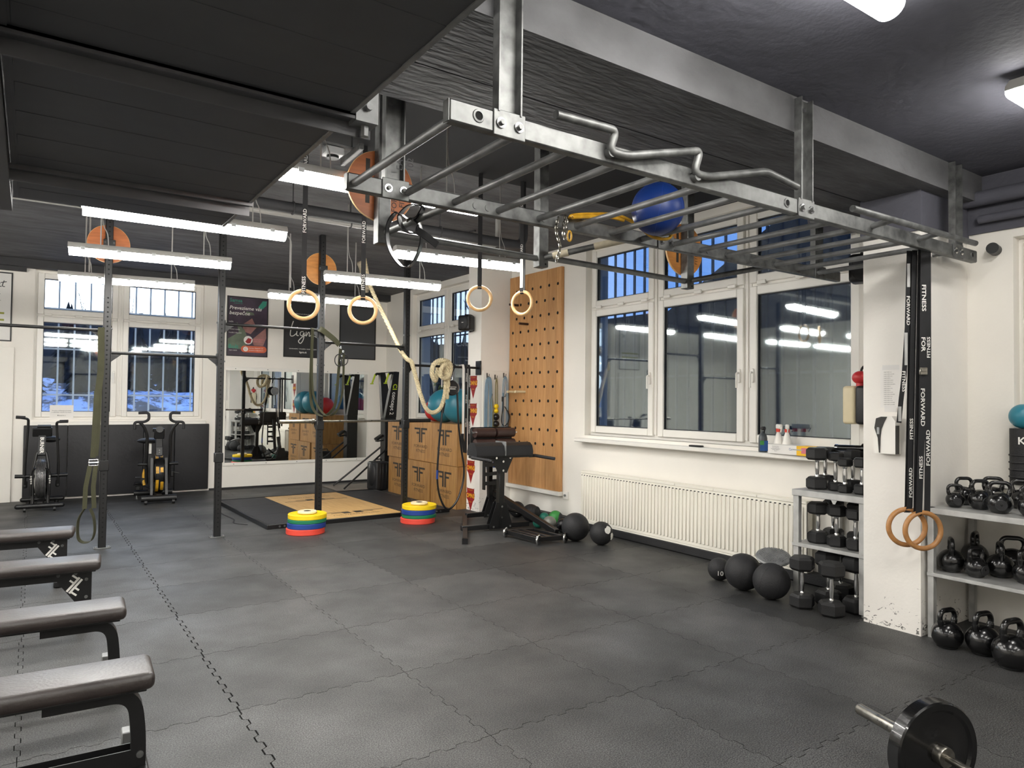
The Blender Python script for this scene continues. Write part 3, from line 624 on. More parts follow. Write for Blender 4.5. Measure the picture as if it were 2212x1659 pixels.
for x in (1.08, 1.16, 1.55, 3.0, 3.2, 3.75): 
    a = at(x, -2.305, 2.655); MB().lathe([(.001, .004), (.019, .004), (.019, 0), (.001, 0)], a, -Y, 16).done('washer', 'zinc', mk)
text('EA', 'ink', .05, at(.625, -2.302, 2.79), Z, -X, mk); text('102', 'ink', .05, at(.685, -2.302, 2.80), Z, -X, mk)
LP = (.752, 1.907, 3.36)
for x in LP:
    so = tb(MB(), (x - .038, -1.838, 2.485), (x + .038, -1.766 - .0, 3.60), .004).done('hanging_post', 'zinc', mk)
    MB().cyl(at(x + .012, -1.8385, 2.505), at(x + .012, -1.8395, 2.505), .007, seg=8).done('hole', 'hole_dark', so)
for a, b in zip(LP, LP[1:]): MB().cyl(at(a + .03, -1.80, 2.56), at(b - .03, -1.80, 2.545), .0205, seg=14).done('pull_up_bar', 'zinc_dark', mk)
yb = []
for i, x in enumerate(LP):
    x2, z2 = ((.93, 2.635), (2.30, 2.655), (3.92, 2.68))[i]
    b = MB().cyl(at(x + .01, -1.83, 2.55), at(x2, -2.262, z2), .020, seg=14).done('pull_up_bar', 'zinc', mk); yb.append(b)
    if i == 1:
        for f0, f1 in ((.10, .28), (.58, .95)): p0, p1 = at(x + .01, -1.83, 2.55), at(x2, -2.262, z2); MB().cyl(p0.lerp(p1, f0), p0.lerp(p1, f1), .0235, seg=14).done('grip_tape', 'tape', b)
hp = [[(.80, -3.37, 2.735), (1.10, -3.37, 2.735), (1.105, -3.36, 2.64), (1.135, -3.352, 2.632), (1.16, -3.37, 2.65), (1.63, -3.37, 2.765), (1.64, -3.37, 2.65), (1.66, -3.352, 2.638), (1.70, -3.37, 2.655), (2.10, -3.37, 2.765), (2.42, -3.37, 2.735)]]
MB().tube(fillet([at(*p) for p in ((.80, -3.375, 2.735), (1.125, -3.375, 2.745), (1.10, -3.36, 2.655), (1.19, -3.365, 2.652), (1.66, -3.375, 2.772), (1.635, -3.36, 2.665), (1.73, -3.365, 2.664), (2.16, -3.375, 2.772), (2.43, -3.375, 2.742))], .035, 5), .0185, 14).done('grip_handle', 'zinc', mk)
for x in (1.115, 1.66): MB().cyl(at(x, -3.334, 2.655), at(x, -3.365, 2.655), .022, seg=14).done('handle_weld', 'zinc', mk)
hb = MB().cyl(at(2.82, -3.46, 2.672), at(4.34, -3.46, 2.685), .019, seg=14).done('parallel_handle', 'zinc', mk)
for x in (3.26, 3.82): MB().cyl(at(x, -3.334, 2.665), at(x, -3.46, 2.678), .018, seg=14).done('handle_stub', 'zinc_dark', mk)

# hung from the monkey bars
t = thing('resistance_band', 'black rubber band knotted around a steel bar under the monkey bars', 'resistance band', (.79, -2.05, 2.56))
MB().strap(smooth_path([(.0, .0, .03), (-.05, .03, .06), (-.10, .03, -.02), (-.095, .02, -.14), (-.03, 0, -.235), (.035, -.01, -.215), (.085, -.01, -.10), (.075, -.01, .0), (.03, -.01, .03), (-.0, -.01, .02)], 6), .040, .006, (.75, .62, .2)).done('loop', 'rubber_shiny', t)
MB().strap(smooth_path([(.02, -.03, .02), (.05, -.035, .045), (.085, -.02, .10), (.06, .02, .125), (.01, .03, .10), (-.03, .03, .04), (-.02, 0, -.03), (.03, -.03, -.05), (.06, -.03, -.01)], 6), .042, .007, (.75, .6, .3)).done('knot', 'rubber_shiny', t)
MB().strap(smooth_path([(.04, -.03, -.03), (.09, -.05, -.06), (.16, -.06, -.105)], 4), .045, .005, (.3, .2, 1)).done('tail', 'rubber_shiny', t)
t = thing('hanging_ball', 'blue rubber ball lying on top of the monkey bar rungs', 'ball', (2.22, -2.57, 2.766), 20)
MB().ball((0, 0, 0), .160, u=40, v=26).done('ball', 'ball_blue', t)
for a in (0, 60, 120): MB().torus((0, 0, 0), .1598, .0012, (math.cos(math.radians(a)), math.sin(math.radians(a)), .15), 64, 6).done('seam', 'blue', t)
t = thing('tied_strap', 'yellow rope strap tied from the chain on a rail to the blue ball', 'rope', (1.72, -2.34, 2.70))
MB().tube(smooth_path([(-.0, 0, -.02), (.02, 0, .0), (.16, 0, .03), (.35, -.02, .05), (.47, -.08, .0), (.55, -.13, -.075), (.65, -.18, -.085), (.68, -.20, -.01)], 6), .016, 10, r2=.010).done('strap', 'gold', t)
MB().tube(smooth_path([(-.0, -.02, -.02), (.1, -.02, .0), (.3, -.02, .03), (.40, -.04, .02)], 6), .012, 8).done('strap', 'gold', t)
t = thing('steel_chain', 'dark steel chain with a gold carabiner hanging from a monkey bar rail', 'chain', (1.70, -2.34, 2.68))
for i in range(15):
    p = V((-.07 - .015 * math.sin(i * .5), .0, -.02 - i * .0175)); q = MB(); ax = Y if i % 2 else X
    q.tube([p + Z * (math.cos(a) * .015) + (X if i % 2 else Y) * (math.sin(a) * .0075) for a in [2 * math.pi * k / 12 for k in range(12)]], .0034, 6, True).done('link', 'steel', t)
for i in range(7):
    p = V((-.03 + .012 * math.sin(i * 2.1), -.015, -.01 - i * .019)); (MB().tube([p + Z * (math.cos(a) * .016) + (X if i % 2 else Y) * (math.sin(a) * .009) for a in [2 * math.pi * k / 12 for k in range(12)]], .0042, 6, True)).done('link', 'steel', t)
MB().tube([V((-.0, -.02, -.115)) + Z * (math.cos(a) * .03) + X * (math.sin(a) * .015) for a in [2 * math.pi * k / 16 for k in range(16)]], .006, 8, True).done('carabiner', 'gold', t)

# ---------------------------------------------------------------- climbing rope
def twist(mb, pts, R, r, turns, n=3, seg=6):
    """three strands laid around a path"""
    pts = [V(p) for p in pts]; N_ = len(pts)
    for k in range(n):
        q = []; prev = None
        for i, p in enumerate(pts):
            d = (pts[min(i + 1, N_ - 1)] - pts[max(i - 1, 0)]).normalized()
            if prev is None: a, u, _ = basis(d)
            else: a = (prev - d * prev.dot(d)).normalized(); u = a.cross(d)
            prev = a; th = 2 * math.pi * (k / n + turns * i / N_); q.append(p + a * (math.cos(th) * R) + u * (math.sin(th) * R))
        mb.tube(q, r, seg)
    return mb
t = thing('climbing_rope', 'thick cream rope from the ceiling draped over the corner post and pull-up bar', 'rope', (3.2, 2.85, 2.06))
o = V((3.2, 2.85, 2.06))
p = smooth_path([V(q) - o for q in ((2.97, 3.82, 3.585), (2.99, 3.75, 3.35), (3.03, 3.68, 3.13), (3.10, 3.45, 2.78), (3.13, 3.12, 2.42), (3.14, 2.92, 2.22), (3.19, 2.85, 2.12), (3.245, 2.835, 2.085), (3.28, 2.83, 1.98), (3.33, 2.83, 1.83), (3.38, 2.82, 1.66), (3.46, 2.82, 1.48), (3.56, 2.82, 1.41), (3.68, 2.82, 1.47), (3.75, 2.83, 1.64), (3.765, 2.83, 1.85), (3.75, 2.83, 2.02))], 14)
twist(MB(), p, .0155, .0165, 40).done('strand', 'rope', t)['kind'] = 'stuff'
p = smooth_path([V(q) - o for q in ((3.755, 2.83, 2.00), (3.745, 2.90, 2.10), (3.72, 2.96, 2.03), (3.67, 2.92, 1.90), (3.60, 2.83, 1.85), (3.545, 2.81, 1.93), (3.56, 2.81, 2.05), (3.64, 2.80, 2.115), (3.74, 2.795, 2.12), (3.82, 2.80, 2.07), (3.815, 2.80, 1.95), (3.74, 2.785, 1.88), (3.66, 2.78, 1.92), (3.68, 2.775, 2.03), (3.76, 2.79, 2.06), (3.80, 2.82, 1.86), (3.79, 2.84, 1.60))], 12)
twist(MB(), p, .0165, .0175, 18).done('knot', 'rope', t)['kind'] = 'stuff'
p = smooth_path([(-.30, .95, 1.46), (-.26, .95, 1.36), (-.24, .98, 1.2), (-.20, .97, 1.08), (-.22, .95, 1.25)], 10)
twist(MB(), p, .028, .024, 7).done('frayed_end', 'rope_grey', t)['kind'] = 'stuff'
# ---------------------------------------------------------------- suspension trainers
t = thing('suspension_strap', 'olive webbing strap with a foot loop hanging down the first rack post', 'suspension strap', (-.315, 2.86, 2.27))
MB().strap(smooth_path([(.0, .05, .02), (0, -.0, .03), (-.005, -.02, -.02), (-.0, -.02, -.4), (-.015, -.02, -.62), (-.022, -.02, -1.0), (-.035, -.02, -1.30)], 6), .062, .003, X).done('webbing', 'strap_olive', t)
MB().strap([(-.03, -.026, -.62), (-.05, -.026, -1.32)], .05, .003, X).done('webbing', 'strap_olive', t)
b = MB(); b.tube([(-.085, -.03, -1.34), (-.005, -.03, -1.34), (-.005, -.03, -1.40), (-.085, -.03, -1.40)], .006, 8, True).cyl((-.09, -.03, -1.37), (0, -.03, -1.37), .010, seg=10).done('buckle', 'chrome', t)
for dx, bx in ((-.075, -.135), (-.025, -.05)): MB().strap([(dx, -.03, -1.40), ((dx + bx) / 2 - .005, -.03, -1.62), (bx + .02, -.03, -1.84)], .042, .004, X).done('webbing', 'strap_olive', t)
MB().strap(smooth_path([(-.115, -.03, -1.84), (-.165, -.03, -1.95), (-.165, -.03, -2.12), (-.12, -.03, -2.18), (-.05, -.03, -2.17), (-.02, -.03, -2.08), (-.03, -.03, -1.94), (-.065, -.03, -1.84)], 6), .055, .005, (.5, 1, .1)).done('foot_loop', 'strap_olive', t)
t = thing('suspension_strap', 'olive straps looped over the bars at the third rack post, with buckles', 'suspension strap', (2.03, 2.86, 2.42))
MB().strap(smooth_path([(-.03, .05, .025), (-.01, -.02, .015), (.06, -.05, -.04), (.14, -.055, -.10), (.21, -.05, -.165)], 6), .07, .006, (.5, .2, 1)).done('webbing', 'strap_olive', t)
MB().strap(smooth_path([(-.11, .02, .02), (-.12, -.02, -.02), (-.13, -.02, -.4), (-.13, -.02, -.80), (-.09, -.03, -.98), (.02, -.05, -1.05), (.13, -.05, -.98), (.18, -.045, -.86), (.21, -.04, -.5), (.23, -.04, -.20)], 7), .045, .003, (.9, .4, 0)).done('webbing', 'strap_olive', t)
MB().strap(smooth_path([(-.125, -.03, -.10), (-.12, -.03, -.62), (-.08, -.04, -.86), (.02, -.06, -1.02), (.14, -.06, -1.03), (.22, -.05, -.92), (.265, -.05, -.70), (.27, -.05, -.25)], 7), .035, .003, (.9, .4, 0)).done('webbing', 'strap_olive', t)
for k, (x, z, rr) in enumerate(((.215, -.355, .075), (.265, -.345, .07))):
    MB().tube([(x + math.sin(a) * rr * .8, -.05 - k * .01, z + math.cos(a) * rr) for a in [2 * math.pi * i / 24 for i in range(24)]], .006, 8, True).done('stirrup', 'strap_black', t)
for x, z in ((.225, -.20), (.26, -.25), (.24, -.30), (.235, -.36)): MB().box((x, -.055, z), (.03, .014, .035), rz(10), .004).done('buckle', 'chrome', t)
MB().cyl((.235, -.055, -.33), (.24, -.055, -.43), .014, seg=12).done('carabiner_handle', 'black_plastic', t)
t = thing('lifting_straps', 'pair of long black printed straps hanging from the bar end beside the shield stickers', 'strap', (4.08, 2.83, 2.05))
for x, L, m in ((-.045, 1.03, 'print_white'), (.0, 1.20, 'strap_black'), (.05, 1.15, 'strap_black')):
    MB().strap([(x, .08, .0), (x, .07, .022), (x, -.0, .03), (x, -.02, -.02), (x + .005, -.02, -L)], .036, .003, X).done('strap', m, t)
for x, z, w_ in ((.0, -.15, 'FITNESS'), (.0, -.45, 'FITNESS'), (.0, -.78, 'FITNESS'), (.052, -.2, 'FORWARD'), (.052, -.52, 'FITNESS'), (.052, -.85, 'FORWARD')): text(w_, 'print_white', .034, (x + .002, -.0222, z), -Z, X, t)
MB().strap([(-.05, -.02, -.93), (-.05, -.02, -1.0), (-.01, -.02, -1.19)], .05, .004, X).done('strap', 'strap_black', t)
# pulley rope trainer hanging from the corner bar
t = thing('rope_trainer', 'black pulley rope trainer with a hanging cable loop beside the teal ball', 'rope trainer', (3.87, 2.85, 1.75))
MB().lathe([(.001, -.035), (.09, -.035), (.105, -.02), (.105, .02), (.09, .035), (.001, .035)], (0, 0, 0), Y, 32).done('drum', 'rubber_shiny', t)
MB().lathe([(.001, -.02), (.085, -.02), (.098, 0), (.085, .03), (.001, .03)], (.06, .05, 0), Y, 32).done('drum', 'clear_grey', t)
text('ropemax', 'print_white', .032, (0, -.036, .015), X, Z, t); MB().b2((-.045, -.0365, -.018), (.045, -.0355, -.008)).done('print_line', 'print_white', t)
MB().tube([(0, 0, .10), (-.012, 0, .13), (-.012, 0, .18), (0, 0, .2), (.012, 0, .18), (.012, 0, .13)], .006, 8, True).done('shackle', 'chrome', t)
MB().strap([(0, 0, .19), (.03, 0, .25), (.055, 0, .31), (.055, .06, .33)], .025, .004, (0, 1, 0)).done('strap', 'strap_black', t)
MB().tube(smooth_path([(.09, 0, -.03), (.10, 0, -.2), (.12, 0, -.5), (.17, 0, -.85), (.215, 0, -1.10), (.20, 0, -1.32), (.10, -.02, -1.55), (-.02, -.02, -1.66), (-.10, -.02, -1.62), (-.17, 0, -1.45), (-.205, 0, -1.2), (-.185, 0, -.8), (-.16, 0, -.5), (-.13, 0, -.27), (-.10, 0, -.12), (-.08, 0, -.02)], 8), .014, 10).done('cable', 'rubber_shiny', t)
MB().cyl((-.2055, 0, -1.24), (-.204, 0, -1.12), .0155, seg=12).done('blue_sleeve', 'blue', t)
MB().cyl((-.145, -.004, -.34), (-.115, -.004, -.20), .022, seg=12).done('grip', 'black_plastic', t)

# front pair of rings on long straps
def front_ring(c, yaw, label, m):
    t = thing('gym_ring', label, 'gym rings', c, yaw, 'gym rings')
    MB().torus((0, 0, 0), .119, .0165, Y, 56, 16).done('ring', m, t); h = 2.632 - c[2]
    return t, h
def ring_words(t, L, flip=False):
    for x, y, z, w_, up, s in L: text(w_, 'print_white', s, (x, y, z), Z if up else -Z, -X if up else X, t, sx=1.35, bold=.018)
sd = V((1, 0, 0))
fa, h = front_ring((3.965, -3.188, .765), -38, 'honey wood gym ring hanging lowest in front of the scuffed pillar, nearer its window side', 'ring_wood_dark')
MB().strap([(.050, -.014, h), (.012, -.016, .14), (0, -.013, .105), (0, 0, .098), (0, .013, .105), (.012, .016, .14), (.050, .012, h)], .036, .0025, sd).done('strap', 'strap_black', fa)
MB().strap([(.020, .0, h), (.006, .0, 1.35), (-.015, 0, 1.02), (-.035, 0, .86), (-.050, 0, .70)], .032, .0025, sd).done('loose_strap', 'strap_black', fa)
for z, L, x in ((1.70, .16, .015), (1.20, .22, -.003), (.76, .10, -.045)): MB().strap([(x, -.002, z - L / 2), (x, -.002, z + L / 2)], .020, .001, sd).done('pale_band', 'zinc_shelf', fa)
ring_words(fa, [(.010, -.0035, 1.46, 'FORWARD', 0, .030), (-.020, -.0035, .98, 'FITNESS', 0, .030), (.018, -.0185, .30, 'FORWARD', 1, .030), (.024, -.0185, .66, 'FITNESS', 1, .030)])
fb, h = front_ring((4.00, -3.275, .752), -34, 'honey wood gym ring hanging in front of the scuffed pillar, nearer the kettlebell shelves', 'ring_wood_dark')
MB().strap([(.0, -.018, h), (-.015, -.018, .7), (-.035, -.016, .15), (-.035, -.013, .108), (-.035, 0, .096), (-.035, .013, .108), (-.03, .016, .4), (.0, .012, h)], .042, .0025, sd).done('strap', 'strap_black', fb)
MB().strap([(.035, -.006, h), (.035, -.006, .9), (.025, -.006, .12)], .040, .0025, sd).done('strap', 'strap_black', fb)
MB().box((-.010, -.026, 1.06), (.052, .014, .05), None, .004).box((-.010, -.036, 1.065), (.036, .01, .02), None, .002).done('buckle', 'steel', fb)
ring_words(fb, [(-.003, -.0215, 1.55, 'FITNESS', 0, .038), (-.008, -.0215, 1.24, 'FOR', 0, .038), (-.013, -.0215, .82, 'FORWARD', 0, .038), (-.024, -.0215, .42, 'FITNESS', 1, .032), (.037, -.009, 1.22, 'FITNESS', 1, .030), (.032, -.009, .55, 'FORWARD', 1, .036)])
# ================================================================ MIRROR WALL
t = thing('wall_mirror', 'wide wall mirror with white edge strips behind the lifting platform', 'mirror', (1.875, 7.229, 0))
for a, b in ((0, 1.288), (1.292, 2.60)): MB().b2((a, -.012, .455), (b, -.006, 2.06)).done('mirror_sheet', 'mirror_silver', t)
MB().b2((-.01, -.020, 2.06), (2.61, 0, 2.12), .003).done('edge_strip', 'plastic_white', t); MB().b2((-.01, -.020, .40), (2.61, 0, .455), .003).done('edge_strip', 'plastic_white', t)
MB().b2((-.03, -.014, .40), (-.001, 0, 2.12), .003).done('edge_strip', 'plastic_white', t); MB().b2((2.601, -.014, .40), (2.625, 0, 2.12), .003).done('edge_strip', 'plastic_white', t)
for x in (.15, .7, 1.25, 1.8, 2.4):
    for z in (2.09, .428): MB().cyl((x, -.020, z), (x, -.023, z), .008, seg=8).done('screw', 'zinc', t)
m = mat('poster_dusk', (58, 44, 60), .5, var=.5, scale=3.2)
def poster(label, x0, x1, z0, z1, back, frame='black_plastic', y=7.2295):
    t = thing('wall_poster', label, 'poster', (x0, y, z0)); w, h = x1 - x0, z1 - z0
    MB().b2((.01, -.012, .01), (w - .01, -.004, h - .01)).done('print', back, t)
    for lo, hi in (((0, -.02, 0), (w, 0, .018)), ((0, -.02, h - .018), (w, 0, h)), ((0, -.02, .018), (.018, 0, h - .018)), ((w - .018, -.02, .018), (w, 0, h - .018))): MB().b2(lo, hi, .002).done('frame_strip', frame, t)
    return t, w, h
def flat(t, poly, m, y=-.0125, name='shape'): return MB().prism(poly, (0, y, 0), X, Z, .0006).done(name, m, t)
def disc_poly(x, z, r, n=24, sz=1): return [(x + math.cos(2 * math.pi * i / n) * r, z + math.sin(2 * math.pi * i / n) * r * sz) for i in range(n)]
def pill(x0, z0, x1, z1, n=8):
    r = (z1 - z0) / 2; return [(x1 - r + math.sin(math.pi * i / n) * r, z0 + r - math.cos(math.pi * i / n) * r) for i in range(n + 1)] + [(x0 + r - math.sin(math.pi * i / n) * r, z0 + r + math.cos(math.pi * i / n) * r) for i in range(n + 1)]
P = lambda s, m, sz, x, z, t, al='LEFT', sh=0., bold=0., sx=1.: text(s, m, sz, (x, -.0136, z), X, Z, t, align=al, shear=sh, bold=bold, sx=sx)
t, w, h = poster('dark advertising poster with white slogan and orange contact pill', 1.868, 2.565, 2.31, 3.36, 'poster_dusk')
flat(t, [(.02, .30), (.20, .42), (.16, .60), (.30, .46), (.36, .30), (.30, .12), (.02, .14)], 'leaf_print', name='print_shape'); flat(t, [(.42, .30), (.66, .52), (.67, .34), (.62, .20), (.46, .20)], 'skin_tone', -.0123, 'print_shape')
flat(t, [(.26, .56), (.42, .68), (.50, .52), (.40, .40), (.28, .44)], 'skin_tone', -.0124, 'print_shape'); flat(t, [(.30, .72), (.46, .74), (.44, .90 - .12), (.32, .80)], 'leaf_print', -.0124, 'print_shape')
flat(t, [(.52, .88), (.60, 1.0), (.67, 1.0), (.66, .92), (.58, .84)], 'mint', name='print_shape')
P('Samsa', 'mint', .085, .04, .975, t, bold=.01); P('A DREAM ON', 'mint', .024, .11, .925, t)
P('Prevezieme vás', 'print_white', .088, .035, .845, t, sh=.2, bold=.012); P('bezpečne', 'print_white', .088, .035, .755, t, sh=.2, bold=.012)
P('NAŠA', 'print_white', .030, .03, .60, t); P('komfortné cestovanie', 'print_white', .028, .03, .535, t); P('služobné vozidlá', 'print_white', .028, .03, .47, t); P('Vozidlá k dispozícii', 'print_white', .028, .03, .41, t)
flat(t, disc_poly(.36, .29, .075), 'poster_white', -.0130, 'print_shape'); flat(t, [(.31, .26), (.36, .33), (.42, .31), (.40, .24), (.35, .23)], 'crimson', -.0136, 'print_shape')
P('od nás na mieru', 'pink', .030, .45, .31, t); P('vašim cieľom', 'pink', .030, .45, .27, t)
P('Bolt', 'mint', .10, .03, .165, t, bold=.02); P('TAXI V MESTE', 'print_white', .022, .04, .10, t)
flat(t, pill(.24, .075, .68, .19), 'orange', -.0130, 'print_pill'); flat(t, disc_poly(.32, .132, .042), 'poster_white', -.0136, 'print_shape'); P('C', 'orange', .06, .298, .132, t).location.y = -.001
P('Kontakt: 0948 870 123', 'print_white', .026, .375, .15, t); P('samsataxi.sro@gmail.com', 'print_white', .024, .375, .115, t)
t, w, h = poster('black poster with white handwritten script, partly behind the third rack post', 2.848, 3.56, 2.335, 3.355, 'poster_black')
P('Štýlový nábytok pre život plný komfortu', 'print_white', .030, w / 2, .80, t, 'CENTER')
# handwritten word drawn as brush strokes
def stroke(t, pts, r, m='print_white'): return MB().tube([(x, -.0128, z) for x, z in [(q.x, q.z) for q in smooth_path([(a, 0, b) for a, b in pts], 6)]], r, 6).done('script_stroke', m, t)
for pts in (((.17, .66), (.13, .52), (.12, .40), (.17, .39), (.23, .44)), ((.24, .48), (.235, .41), (.27, .40)), ((.36, .48), (.31, .47), (.30, .42), (.34, .40), (.37, .46), (.36, .34), (.31, .26), (.27, .30), (.33, .37), (.40, .42)), ((.41, .48), (.41, .40), (.45, .47), (.47, .46), (.47, .40), (.51, .43)), ((.53, .48), (.53, .41), (.56, .40)), ((.64, .48), (.60, .46), (.64, .42), (.60, .39), (.57, .41))): stroke(t, pts, .0085)
for x in (.245, .545): flat(t, disc_poly(x, .545, .012), 'print_white', name='script_stroke')
P('NAVRHNEME / VYROBÍME / NAMONTUJEME', 'print_white', .026, w / 2, .155, t, 'CENTER'); P('lignis.sk', 'print_white', .045, w / 2, .095, t, 'CENTER', 0, .02)
t, w, h = poster('plain grey framed poster behind the climbing rope', 3.898, 4.632, 2.345, 3.365, 'poster_grey')
t, w, h = poster('pale notice poster with olive stripes at the far end of the mirror wall', -1.86, -1.165, 2.385, 3.41, 'poster_white')
P('Jedálny lístok', 'ink', .04, .06, .9, t); 
for pts in (((.50, .84), (.54, .86), (.52, .81), (.56, .81)), ((.59, .90), (.57, .82), (.60, .81)), ((.55, .865), (.62, .885))): stroke(t, pts, .006, 'ink')
P('pre teba', 'ink', .03, .5, .70, t, 'CENTER'); P('zdravo a chutne každý deň', 'ink', .02, .34, .60, t)
for z in (.40, .30): flat(t, [(.05, z), (.60, z), (.60, z + .028), (.05, z + .028)], 'olive', name='print_stripe')
t = thing('wall_panel', 'off-white board leaning on the wall beside the first exercise bike', 'panel', (-1.75, 7.2, 0)); MB().b2((0, -.02, 0), (.625, .02, 2.30), .004).done('board', 'wall_paint', t)
t = thing('paper_notice', 'white paper notice taped to the window sash above the first exercise bike', 'notice', (-.665, 7.2815, 1.215))
MB().b2((0, 0, 0), (.31, .002, .225)).done('sheet', 'paper', t)
for s, z, sz in (('Prosíme udržiavajte poriadok', .14, .021), ('a odkladajte náradie na miesto', .115, .021), ('Ďakujeme :)', .065, .022)): text(s, 'ink', sz, (.155, -.0006, z), X, Z, t)
t = thing('wall_pad', 'black padded wall mat panels under the barred window', 'wall pad', (-.985, 7.229, 0))
for a, b in ((0, .555), (.56, 1.60), (1.605, 2.06), (2.065, 2.595)): MB().b2((a, -.05, .03), (b, 0, 1.135), .012, 2).done('pad', 'pad_black', t)

# ---------------------------------------------------------------- exercise bikes (built facing -y)
def bike_a():
    t = thing('exercise_bike', 'black air bike with plain L-shaped arms below the paper notice', 'exercise bike', (-.755, 6.35, 0), -3)
    for y, w in ((-.34, .255), (.40, .24)):
        b = MB().cyl((-w, y, .075), (w, y, .075), .033, seg=14).ball((-w, y, .075), .033, u=12, v=8).ball((w, y, .075), .033, u=12, v=8).done('foot_bar', 'black_metal', t)
        for s in (-.17, .17):
            if y < 0: MB().cyl((s - .014, y - .03, .032), (s + .014, y - .03, .032), .030, seg=14).done('wheel', 'black_plastic', b)
            else: MB().cyl((s, y, 0), (s, y, .05), .028, seg=12).done('levelling_foot', 'black_plastic', b)
    MB().bar((0, -.34, .10), (0, .40, .10), .06, .06).done('base_beam', 'black_metal', t)
    for s in (-.088, .088): MB().tube(fillet([(s, -.31, .08), (s, -.27, .40), (s * .95, -.25, .62), (s * .6, -.22, .80), (0, -.20, .82)], .05), .020, 10).done('fork', 'black_metal', t)
    wh = MB(); wh.lathe([(.001, -.075), (.22, -.075), (.255, -.06), (.27, -.03), (.27, .03), (.255, .06), (.22, .075), (.001, .075)], (0, -.14, .43), X, 36); wo_ = wh.done('fan_cage', 'gloss_black', t)
    for k in range(-4, 5): MB().torus((k * .014, -.14, .43), .2735, .003, X, 40, 5).done('cage_wire', 'zinc_dark', wo_)
    for s in (-.105, .105):
        MB().tube(smooth_path([(s * .6, -.425, .60), (s, -.40, .52), (s, -.41, .36), (s, -.39, .22)], 4), .016, 8).done('side_guard', 'black_plastic', t); text('c-a-b-e', 'print_white', .040, (s, -.4275, .44), Z, -X, t)
    MB().bar((0, -.26, .76), (0, -.14, 1.06), .085, .05).done('mast', 'black_plastic', t); text('BURNER', 'print_white', .062, (0, -.250, .90), -Z + V((0, -.4, 0)), X, t, bold=.02)
    MB().box((0, -.16, 1.08), (.23, .07, .13), rx(20), .01).box((.02, -.17, 1.15), (.16, .06, .04), rx(20), .006).done('console', 'black_plastic', t)
    for s, hx in ((-1, -.305), (1, .30)):
        MB().tube(fillet([(s * .195, -.04, .30), (s * .195, -.08, .62), (s * .165, -.14, 1.16 if s > 0 else 1.20), (s * .165, -.16, 1.26 if s < 0 else 1.215), (hx, -.19, 1.285 if s < 0 else 1.225)], .05), .0165, 10).done('arm', 'black_metal', t)
        MB().cyl((s * .20, -.17, 1.278 if s < 0 else 1.222), (hx, -.19, 1.285 if s < 0 else 1.226), .022, seg=12).done('grip', 'rubber_black', t)
        MB().cyl((s * .11, -.05, .455), (s * .31, -.05, .46), .026, seg=12).done('foot_peg', 'black_plastic', t)
        MB().box((s * .19, -.02, .34), (.05, .06, .10), None, .01).cyl((s * .195, -.06, .325), (s * .195, -.075, .325), .014, seg=8).done('crank_joint', 'black_metal', t)
    MB().bar((0, .22, .12), (0, .30, .90), .05, .05).done('seat_post', 'black_metal', t)
    MB().ball((.08, .28, .955), .13, (.95, .9, .38), 20, 12).done('saddle', 'leather_black', t)
